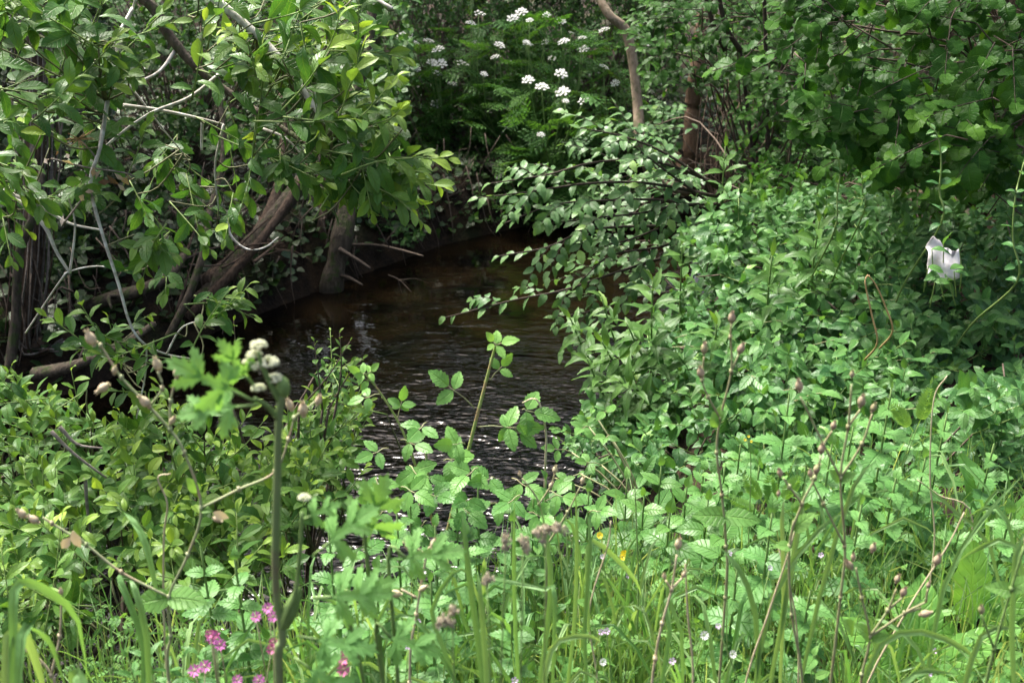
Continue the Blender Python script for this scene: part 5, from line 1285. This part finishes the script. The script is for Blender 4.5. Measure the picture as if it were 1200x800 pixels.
campion("campion fork with large pale node at the right edge", [[(1150, 830), (1165, 760), (1185, 690), (1200, 640)], [(1185, 690), (1215, 680)], [(1165, 760), (1150, 720)]], [(1202, 630, .2, 1), (1150, 712, -.2, 1)], 1.35, "p", mat="stem_green", leaves=[(1185, 692, -.8, .4, .04, .5), (1186, 690, .6, .7, .04, .5)])

def flowering(label, mesh, flowers, Y, name, cat, size, group, stem="stem_green", part="flower", base=None, leaf=None):
    px = sum(f[0] for f in flowers) / len(flowers); py = max(f[1] for f in flowers)
    T = at(px, py + 60, Y); b0 = onground(T[0], T[1])
    pl = Plant(name, label, cat, b0, group)
    for (x, y) in flowers:
        T = at(x, y, Y + U(-.03, .03))
        st_ = pl.tube([b0, lerp(b0, T, .5) + rv(.015), T - V3(0, 0, .004)], .0016, .001, stem, "stem", 5, 4)
        pl.inst(part, mesh, T, (U(-.5, .5), -1, .7), (0, 0, 1), size * U(.75, 1.0), st_)
    if leaf:
        for i in range(leaf[2]):
            T = b0 + V3(U(-.06, .06), U(-.06, .06), U(.02, .16)); d = nrm(V3(U(-1, 1), U(-1, .3), U(.1, .8)))
            pl.leaf(leaf[0], leaf[1], T, d, V3(0, -.5, 1) + rv(.2), U(.03, .05), U(.1, .6)); pl.twig([b0, T], .001, .001, "stem_green")
    return pl
PK = "pink flowers at the foot of the hogweed"
flowering("pink campion flowers in a tight bunch against the hogweed stem", FL_PINK, [(314, 712), (320, 722), (300, 722)], 1.45, "pink_campion", "flower", .022, PK, "stem_red")
flowering("two bright pink campion flowers left of the hogweed stem", FL_PINK, [(258, 755), (250, 746)], 1.45, "pink_campion", "flower", .024, PK, "stem_red")
flowering("pink campion flowers lowest at the bottom edge", FL_PINK, [(228, 785), (240, 780)], 1.4, "pink_campion", "flower", .022, PK, "stem_red")
flowering("pink campion flowers cut by the frame beside the hogweed base", FL_PINK, [(278, 796), (303, 797)], 1.4, "pink_campion", "flower", .022, PK, "stem_red")
flowering("dark crimson fading campion flower right of the hogweed stem", FL_CRIM, [(405, 770), (403, 784)], 1.3, "pink_campion", "flower", .020, PK, "stem_red")
flowering("crimson fading campion buds above the bright pink pair", FL_CRIM, [(248, 748), (246, 742), (252, 743), (320, 752), (318, 760)], 1.46, "pink_campion", "flower", .017, PK, "stem_red")
LL = "small lilac cranesbill flowers in the grass"
for lab, fl, Y in (("pair of lilac cranesbill flowers nearest the hogweed leaves", [(490, 728), (478, 757)], 1.75), ("lilac cranesbill in the bottom middle grass", [(704, 740), (711, 739)], 1.75), ("pale lilac cranesbill right of the seed pods at the bottom", [(788, 774), (603, 797)], 1.65), ("lilac cranesbill under the buttercups", [(706, 652), (736, 674)], 2.1),
                   ("lilac cranesbill beneath the low flat nettle leaf", [(902, 665), (854, 648)], 1.95), ("lilac cranesbill at the lower right among dock leaves", [(842, 733), (1089, 789)], 1.7), ("faint lilac cranesbill behind the purple buds", [(962, 650), (1095, 762)], 1.9)):
    flowering(lab, FL_LILAC, fl, Y, "cranesbill", "flower", .014, LL, leaf=("fewleaf", "herb_leaf", 8))
flowering("two yellow buttercups beside the leafy clump", FL_YEL, [(702, 627), (732, 649), (729, 652)], 2.15, "buttercup", "flower", .018, None)
flowering("white campion flowers low in the middle of the grass", FL_WHITE, [(858, 766), (825, 744), (706, 775)], 1.7, "white_flower", "flower", .018, None)
pl = Plant("yellow_vetchling", "tiny yellow flowered sprig in front of the nettles", "flower", onground(*at(880, 640, 2.3)[:2]))
for (x, y) in [(877, 511), (873, 515), (880, 517), (1135, 565)][:3]:
    pl.inst("flower", FL_YEL, at(x, y, 2.3), (0, -1, .5), (0, 0, 1), .006)
pl.tube([pl.base, at(880, 560, 2.3), at(876, 515, 2.3)], .0014, .001, "stem_green", "stem", 5, 4)

# ---- hogweed, close to the lens
YH = 1.18
hg = Plant("hogweed", "tall hogweed with thick green stem and cream flower bud in the near foreground", "hogweed", onground(at(330, 800, YH)[0], YH + .02))
T = [hg.base, at(329, 820, YH), at(331, 745, YH), at(323, 680, YH), at(325, 560, YH), at(327, 490, YH), at(331, 462, YH)]
hg.tube(T, .0058, .0042, "stem_hogweed", "stem", 14, 6, .05)
hg.tube([at(329, 740, YH), at(338, 715, YH - .01), at(347, 690, YH - .01), at(352, 640, YH - .01), at(354, 600, YH - .01)], .0036, .0022, "stem_green", "stem", 8, 6)
hg.tube([at(326, 490, YH), at(312, 475, YH - .01), at(298, 466, YH - .02)], .004, .002, "stem_green", "stem", 7, 5)
def bulb(name, px, py, s, mat, Y=YH, d=(0, -.2, 1), n=70):
    acc = Acc(); c = at(px, py, Y)
    for i in range(n):
        v = nrm(rv()); v[2] = abs(v[2]) * .9 - .1
        V, Q = lathe_arrays([(.0, -.5), (.35, -.35), (.5, 0), (.35, .35), (.0, .5)], 6)
        acc.add(V * s * U(.12, .20) + c + v * s * .42 * np.array([1.1, 1, .8]), Q)
    V, Q = acc.arrays()
    return hg.mesh(name, V, Q, mat)
bulb("flower_bud", 303, 405, .020, "petal_cream"); bulb("flower_bud", 298, 416, .018, "petal_cream"); bulb("flower_bud", 314, 426, .026, "petal_cream"); bulb("flower_bud", 300, 430, .018, "petal_cream"); bulb("flower_bud", 322, 444, .020, "petal_cream"); bulb("flower_bud", 290, 424, .012, "petal_cream"); bulb("flower_bud", 357, 583, .016, "petal_cream"); bulb("flower_bud", 303, 455, .017, "petal_cream")
hg.tube([at(328, 470, YH), at(318, 452, YH - .005), at(306, 425, YH - .008), at(303, 412, YH - .008)], .0035, .002, "stem_green", "stem", 7, 5)
V, Q = lathe_arrays([(.001, -.012), (.006, -.008), (.0085, 0), (.007, .009), (.002, .015)], 10)
hg.mesh("bract", V + at(332, 455, YH), Q, "stem_green")
hg.leafname = "leaf"
for (px, py, dx, dy, dz, s, t, Y) in [(298, 470, -.75, -.35, .60, .085, .45, YH - .02), (302, 474, -.9, -.4, .05, .07, .4, YH - .02), (300, 455, -.35, -.3, .8, .06, .5, YH),
                                      (368, 650, .75, -.2, .75, .085, .4, YH), (366, 700, .9, -.3, .25, .085, .3, YH), (350, 745, .9, -.3, .05, .08, .25, YH), (352, 610, .9, -.2, .55, .045, .4, YH), (345, 770, .75, -.3, -.35, .075, .2, YH)]:
    p = at(px, py, Y); d = nrm(V3(dx, dy, dz)); hg.leaf("lobed", "hogweed_leaf", p + d * s * .35, d, V3(0, -.85, .6) + rv(.1), s, t)
    hg.twig([p, p + d * s * .35], .0022, .0015, "stem_green")
V, Q = lathe_arrays([(.004, 0), (.009, .012), (.010, .03), (.006, .055), (.002, .065)], 10)
sh = place_arrays(V[:, [0, 2, 1]], at(332, 735, YH), at(350, 692, YH) - at(332, 735, YH), V3(0, -1, 0), 1.0)
hg.mesh("leaf_sheath", sh, Q, "stem_green")
hg2 = Plant("hogweed", "blurred hogweed leaves spreading beside the tall stem", "hogweed", onground(at(430, 800, 1.35)[0], 1.35))
for (px, py, dx, dy, dz, s, t) in [(428, 640, .25, -.3, .9, .105, .5), (455, 655, .9, -.2, .25, .085, .4), (405, 705, .5, -.4, .5, .085, .35), (440, 740, .8, -.3, -.1, .08, .3)]:
    p = at(px, py, 1.3); d = nrm(V3(dx, dy, dz)); hg2.leaf("lobed", "hogweed_leaf", p + d * s * .3, d, V3(0, -.85, .6) + rv(.1), s, t)
    hg2.twig([hg2.base, lerp(hg2.base, p, .6) + V3(.02, 0, .03), p, p + d * s * .3], .004, .002, "stem_green", 5, 4)

# ---- grasses
def blade_arrays(P, w, nrm_dir, seg=7):
    P = smooth(P, max(2, seg // max(1, len(P) - 1)))
    T = np.gradient(P, axis=0); T /= np.linalg.norm(T, axis=1)[:, None] + 1e-9
    a = np.cross(T, nrm_dir); a /= np.linalg.norm(a, axis=1)[:, None] + 1e-6
    nn = np.cross(a, T)
    t = np.linspace(0, 1, len(P)); ww = w * np.minimum(1, .55 + t * 2) * np.clip((1 - t) * 3.0, .03, 1)
    V = np.stack([P - a * ww[:, None] + nn * ww[:, None] * .35, P, P + a * ww[:, None] + nn * ww[:, None] * .35], 1).reshape(-1, 3)
    Q = []
    for i in range(len(P) - 1):
        for j in range(2): o = i * 3 + j; Q.append((o, o + 1, o + 4, o + 3))
    uv = np.stack([np.repeat(t, 3), np.tile([0, .5, 1], len(P))], 1)
    return V, np.array(Q), uv
def tuft(label, base, blades, group="broad grass tufts in the foreground"):
    pl = Plant("grass_tuft", label, "grass", base, group)
    for P, w, t in blades:
        V, Q, uv = blade_arrays(P, w, nrm(V3(U(-.4, .4), -1, .5)))
        ob = pl.mesh("blade", V, Q, "grass_leaf", uv); ob.color = (t, random.random(), 0, 1)
    return pl
def px_blades(lst):
    out = []
    for pts, Y, w, t in lst: out.append(([at(p[0], p[1], Y + .02 * i) for i, p in enumerate(pts)], w, t))
    return out
def gb(px, Y): return onground(at(px, 800, Y)[0], Y)
tuft("broad arching grass blades blurred at the bottom left corner", gb(60, 1.25), px_blades([([(14, 830), (16, 740), (17, 692), (32, 682), (62, 696), (92, 728), (104, 810)], 1.2, .006, .1), ([(20, 840), (27, 745), (42, 735), (62, 755), (78, 810)], 1.15, .008, .15), ([(6, 840), (10, 745), (30, 742), (48, 790), (56, 830)], 1.2, .007, .45), ([(110, 850), (96, 800), (88, 790), (84, 830)], 1.15, .009, .2)]))
tuft("pair of grass blades bending beside the left campion stem", gb(170, 1.4), px_blades([([(185, 700), (172, 640), (158, 612), (145, 600)], 1.5, .005, .1), ([(165, 830), (170, 760), (150, 700), (140, 675), (146, 670)], 1.45, .006, .1), ([(175, 830), (172, 745), (158, 690), (152, 680)], 1.4, .005, .2)]))
tuft("wide upright grass blades left of the bottom centre", gb(560, 1.45), px_blades([([(568, 840), (565, 790), (553, 700), (545, 630), (541, 596)], 1.45, .0048, .2), ([(572, 840), (570, 790), (563, 700), (560, 670)], 1.4, .0042, .3), ([(548, 840), (520, 760), (506, 715), (530, 672), (550, 668)], 1.5, .004, .15), ([(556, 840), (500, 740), (470, 720), (440, 735)], 1.5, .0035, .1)]))
tuft("tall grass blades under the round seed heads", gb(640, 1.5), px_blades([([(632, 840), (634, 790), (645, 700), (642, 640), (632, 585)], 1.5, .0046, .2), ([(634, 840), (640, 780), (655, 750), (690, 745), (705, 752)], 1.4, .0046, .35), ([(646, 840), (650, 700), (640, 690), (590, 680), (575, 676)], 1.5, .004, .15), ([(610, 840), (604, 740), (602, 660), (603, 580)], 1.65, .004, .1), ([(660, 840), (672, 740), (676, 640), (674, 570)], 1.7, .004, .3)]))
tuft("grass blades curving down right of the buttercups", gb(740, 1.6), px_blades([([(690, 740), (688, 660), (694, 634), (720, 652), (745, 680), (752, 700)], 1.75, .005, .3), ([(690, 830), (685, 740), (692, 640), (688, 600)], 1.7, .004, .2), ([(770, 830), (785, 740), (780, 705), (800, 690)], 1.6, .004, .1), ([(800, 830), (798, 740), (782, 700), (786, 650)], 1.7, .004, .15)]))
tuft("long grass blades crossing below the flat nettle leaf", gb(900, 1.6), px_blades([([(890, 830), (885, 720), (865, 665), (842, 640)], 1.6, .005, .2), ([(895, 840), (925, 680), (938, 600), (945, 560)], 1.65, .005, .35), ([(930, 840), (960, 700), (1000, 570), (1028, 540)], 1.6, .004, .3), ([(880, 830), (905, 700), (960, 620), (990, 600)], 1.6, .0045, .25), ([(912, 840), (918, 700), (916, 610), (920, 580)], 1.65, .004, .5)]))
tuft("arching grass blades at the right edge by the dock", gb(1150, 1.6), px_blades([([(1080, 830), (1105, 690), (1150, 610), (1200, 555)], 1.75, .0046, .2), ([(1180, 740), (1160, 640), (1120, 600), (1075, 560)], 1.9, .004, .3), ([(1200, 700), (1180, 610), (1155, 595), (1135, 605)], 1.8, .005, .15), ([(1210, 740), (1190, 640), (1150, 640), (1120, 660)], 1.7, .005, .2), ([(1190, 830), (1185, 740), (1190, 650), (1205, 620)], 1.4, .0046, .2)]))
tuft("grass blades sweeping flat under the purple campion buds", gb(1080, 1.5), px_blades([([(1000, 830), (1030, 755), (1080, 740), (1130, 760), (1150, 780)], 1.5, .0055, .25), ([(1040, 840), (1060, 800), (1085, 785), (1120, 790)], 1.4, .005, .2), ([(1120, 840), (1150, 745), (1200, 735)], 1.5, .005, .3), ([(1100, 840), (1075, 760), (1040, 730), (1025, 725)], 1.6, .004, .2)]))
pl_ = random.Random(3)
RT = [("grass tuft on the bank edge under the bramble", 500, 2.05), ("grass tuft on the bank edge beside the hogweed leaves", 430, 2.0), ("grass tuft in front of the bramble's crossing canes", 545, 2.0), ("grass tuft just right of the hogweed stem", 350, 1.95), ("fine grass tuft near the single round seed head", 585, 1.95), ("grass tuft in the dip left of the lilac flowers", 455, 1.85), ("grass tuft between bramble and buttercups", 665, 2.2), ("grass tuft in front of the leafy clump", 760, 2.05), ("grass tuft at the foot of the nettle patch", 960, 2.2), ("grass tuft before the honeysuckle at right", 1110, 2.35), ("grass tuft at the far right below the honeysuckle", 1185, 2.3), ("grass tuft at the bottom between the seed pods", 830, 1.75), ("grass tuft around the low dock", 1040, 1.85), ("grass tuft near the left pink flowers", 215, 1.75), ("grass tuft hanging over the bank by the hogweed", 380, 1.9), ("grass tuft at bottom centre with fine leaning blades", 610, 1.7), ("grass tuft beneath the yellow buttercups", 715, 2.0)]
for lab, px, Y in RT:
    b0 = onground(at(px, 700, Y)[0], Y)
    bl_ = []
    for k in range(16):
        a = U(0, 6.28); L = U(.25, .5); o = V3(math.cos(a), math.sin(a), 0); q = b0 + V3(U(-.06, .06), U(-.05, .05), 0); bn = U(.1, .55)
        bl_.append(([q, q + V3(0, 0, L * .5) + o * L * bn * .25, q + V3(0, 0, L * (.9 - bn * .35)) + o * L * bn * .8, q + V3(0, 0, L * (1 - bn * .9)) + o * L * bn * 1.3], U(.0022, .0045), U(0, .5)))
    tuft(lab, b0, bl_)
# fine grass of the whole near bank: nobody could count it
Vs, Qs, Us, Ts, o_ = [], [], [], [], 0
cnt = 0
while cnt < 6200:
    x, y = U(-1.7, 2.6), U(1.45, 2.95)
    d_, fb = stream_dist1(x, y)
    if d_ < .12 or fb or abs(x) > y * .62 + .1: continue
    if y > 2.55 and random.random() < .65: continue
    if x < -.7 and random.random() < .55: continue
    q = onground(x, y); a = U(0, 6.28); L = U(.10, .36) * (1.25 if d_ < .6 and x < .35 else 1); o = V3(math.cos(a), math.sin(a), 0); bn = U(.05, .6)
    V, Q, uv = blade_arrays([q, q + V3(0, 0, L * .55) + o * L * bn * .3, q + V3(0, 0, L * (1 - bn * .5)) + o * L * bn], U(.0009, .0023), nrm(V3(U(-.6, .6), -1, .4)), 4)
    Vs.append(V); Qs.append(Q + o_); Us.append(uv); Ts.append(np.repeat([[U(0, .6) ** 1.3 if random.random() < .9 else 1.0, random.random(), 0]], len(V), 0)); o_ += len(V); cnt += 1
gr = link_obj("grass", make_mesh("grass", np.vstack(Vs), np.vstack(Qs), "grass_leaf", np.vstack(Us), np.vstack(Ts)))
gr.color = (0, 0, 0, 1)
tag(gr, "fine green grass covering the near bank", "grass", kind="stuff")
# low herbs between the grass
HB = [("low herb patch at the foot of the honeysuckle mound", (820, 540, 1080, 630), 2.55, "ovate"), ("low herb patch left of the bottom centre", (420, 640, 560, 820), 1.9, "fewleaf"), ("low herb patch at bottom centre", (560, 700, 720, 840), 1.8, "ovate"), ("low herb patch below the buttercups", (680, 650, 830, 760), 2.0, "fewleaf"), ("low herb patch at the bottom right of centre", (800, 720, 960, 840), 1.8, "ovate"),
      ("low herb patch in front of the nettles", (860, 630, 1040, 740), 2.0, "fewleaf"), ("low herb patch in the bottom right corner", (1080, 740, 1230, 840), 1.8, "ovate"), ("low herb patch at the bottom left behind the arching blades", (90, 700, 260, 830), 1.75, "fewleaf"), ("low herb patch around the hogweed foot", (240, 690, 420, 830), 1.8, "ovate"), ("low herb patch along the bank edge", (430, 580, 700, 680), 2.2, "ovate"), ("low herb patch under the right honeysuckle", (1050, 600, 1230, 720), 2.25, "ovate")]
for lab, (x0, y0, x1, y1), Y, shp in HB:
    c0 = at((x0 + x1) / 2, (y0 + y1) / 2, Y)
    pl = Plant("herb_patch", lab, "herbs", onground(c0[0], c0[1]), "low herbs in the grass", maxparts=120)
    for k in range(200):
        x = U(x0, x1); yy = U(y0, y1)
        P = at(x, yy, Y + (y1 - yy) / 400 + U(-.15, .15)); g = onground(P[0], P[1])
        h = max(P[2], g[2] + .02)
        P = V3(P[0], P[1], min(h, g[2] + U(.05, .34)))
        d = nrm(V3(U(-1, 1), U(-1, .2), U(-.1, .7)))
        pl.leaf(shp, "herb_leaf", P, d, V3(0, -.5, 1) + rv(.3), U(.020, .044), U(0, .5)); pl.twig([g, lerp(g, P, .6) + rv(.01), P], .0012, .001, "stem_green", 3, 2)
# cleavers and straw stems
cl = Plant("cleavers", "goosegrass with whorls of narrow leaves at the bottom left", "plant", onground(at(175, 800, 1.55)[0], 1.6))
for (px, py) in [(170, 740), (195, 755), (150, 770), (215, 770), (180, 790), (235, 740)]:
    T = at(px, py, 1.55); cl.twig([cl.base, lerp(cl.base, T, .6), T], .0015, .001, "stem_green")
    shoot(cl, [lerp(cl.base, T, .3), lerp(cl.base, T, .7), T], "lance", "nettle_leaf", 5, .05, 'whorl', 75, tw=False, tip_tint=.3)
for i, (lab, pts, Y) in enumerate([("pale straw grass stem left of the hogweed", [(198, 810), (192, 720), (192, 630), (196, 590), (185, 560), (200, 555)], 1.6), ("straw stem slanting up in the right foreground", [(870, 820), (900, 720), (920, 660), (935, 610)], 1.6), ("thin straw stem crossing before the right nettles", [(1140, 610), (1100, 580), (1075, 562)], 2.2),
                                   ("thin straw stem at bottom centre", [(700, 800), (690, 720), (712, 640), (716, 610)], 1.8), ("leaning straw stem below the purple buds", [(1010, 820), (1060, 720), (1110, 640), (1130, 600)], 1.7), ("upright straw stem beside the round pods", [(812, 820), (806, 720), (803, 660)], 1.5), ("pale green stem standing at the clump's edge", [(748, 700), (746, 620), (744, 570)], 2.0), ("upright straw stem among the right grass", [(935, 820), (932, 720), (912, 640)], 1.7), ("thin upright stem before the right honeysuckle", [(1095, 640), (1090, 560), (1094, 470), (1110, 440)], 2.2)]):
    P = [at(p[0], p[1], Y) for p in pts]
    b0 = onground(P[0][0], P[0][1])
    pl = Plant("straw_grass", lab, "grass stem", b0, "thin straw stems in the foreground")
    pl.tube([b0] + P, .0022, .0012, "stem_straw" if "green" not in lab else "stem_green", "stem", 5, 5)
# cocksfoot seed heads, out of focus
SHD = [("seeding grass with the widest tan head", [(640, 621, .013), (652, 618, .012), (630, 624, .013), (662, 622, .010), (636, 634, .009)], 1.2), ("seeding grass with a narrow upright tan head", [(593, 630, .012), (594, 640, .011)], 1.2), ("seeding grass with a small tan head next to the narrow one", [(613, 632, .011), (617, 642, .012)], 1.2), ("seeding grass with a single round tan head", [(571, 678, .014)], 1.15), ("seeding grass with pale drooping head lowest of all", [(530, 716, .013), (520, 726, .013), (516, 732, .010), (528, 728, .012)], 1.15)]
for lab, hs, Y in SHD:
    P = at(hs[0][0], hs[0][1] + 8, Y); b0 = onground(P[0] + U(-.03, .03), P[1] + .03)
    pl = Plant("seeding_grass", lab, "grass", b0, "seeding grasses close to the lens")
    pl.tube([b0, lerp(b0, P, .5) + rv(.008), P], .0016, .001, "stem_green", "stem", 5, 5)
    for (px, py, s) in hs:
        acc = Acc(); c = at(px, py, Y)
        for k in range(34):
            v = nrm(rv()) * s * U(.3, 1) * .62
            V, Q = lathe_arrays([(.0, -.5), (.22, -.3), (.28, 0), (.16, .35), (.0, .6)], 5)
            acc.add(V * s * U(.35, .55) @ np.stack([nrm(V3(1, .2, U(-.5, .5))), nrm(V3(-.2, 1, U(-.5, .5))), nrm(V3(U(-.5, .5), U(-.5, .5), 1))]) + c + v, Q)
        V, Q = acc.arrays(); pl.mesh("seed_head", V, Q, "seed_head")
finish_all()
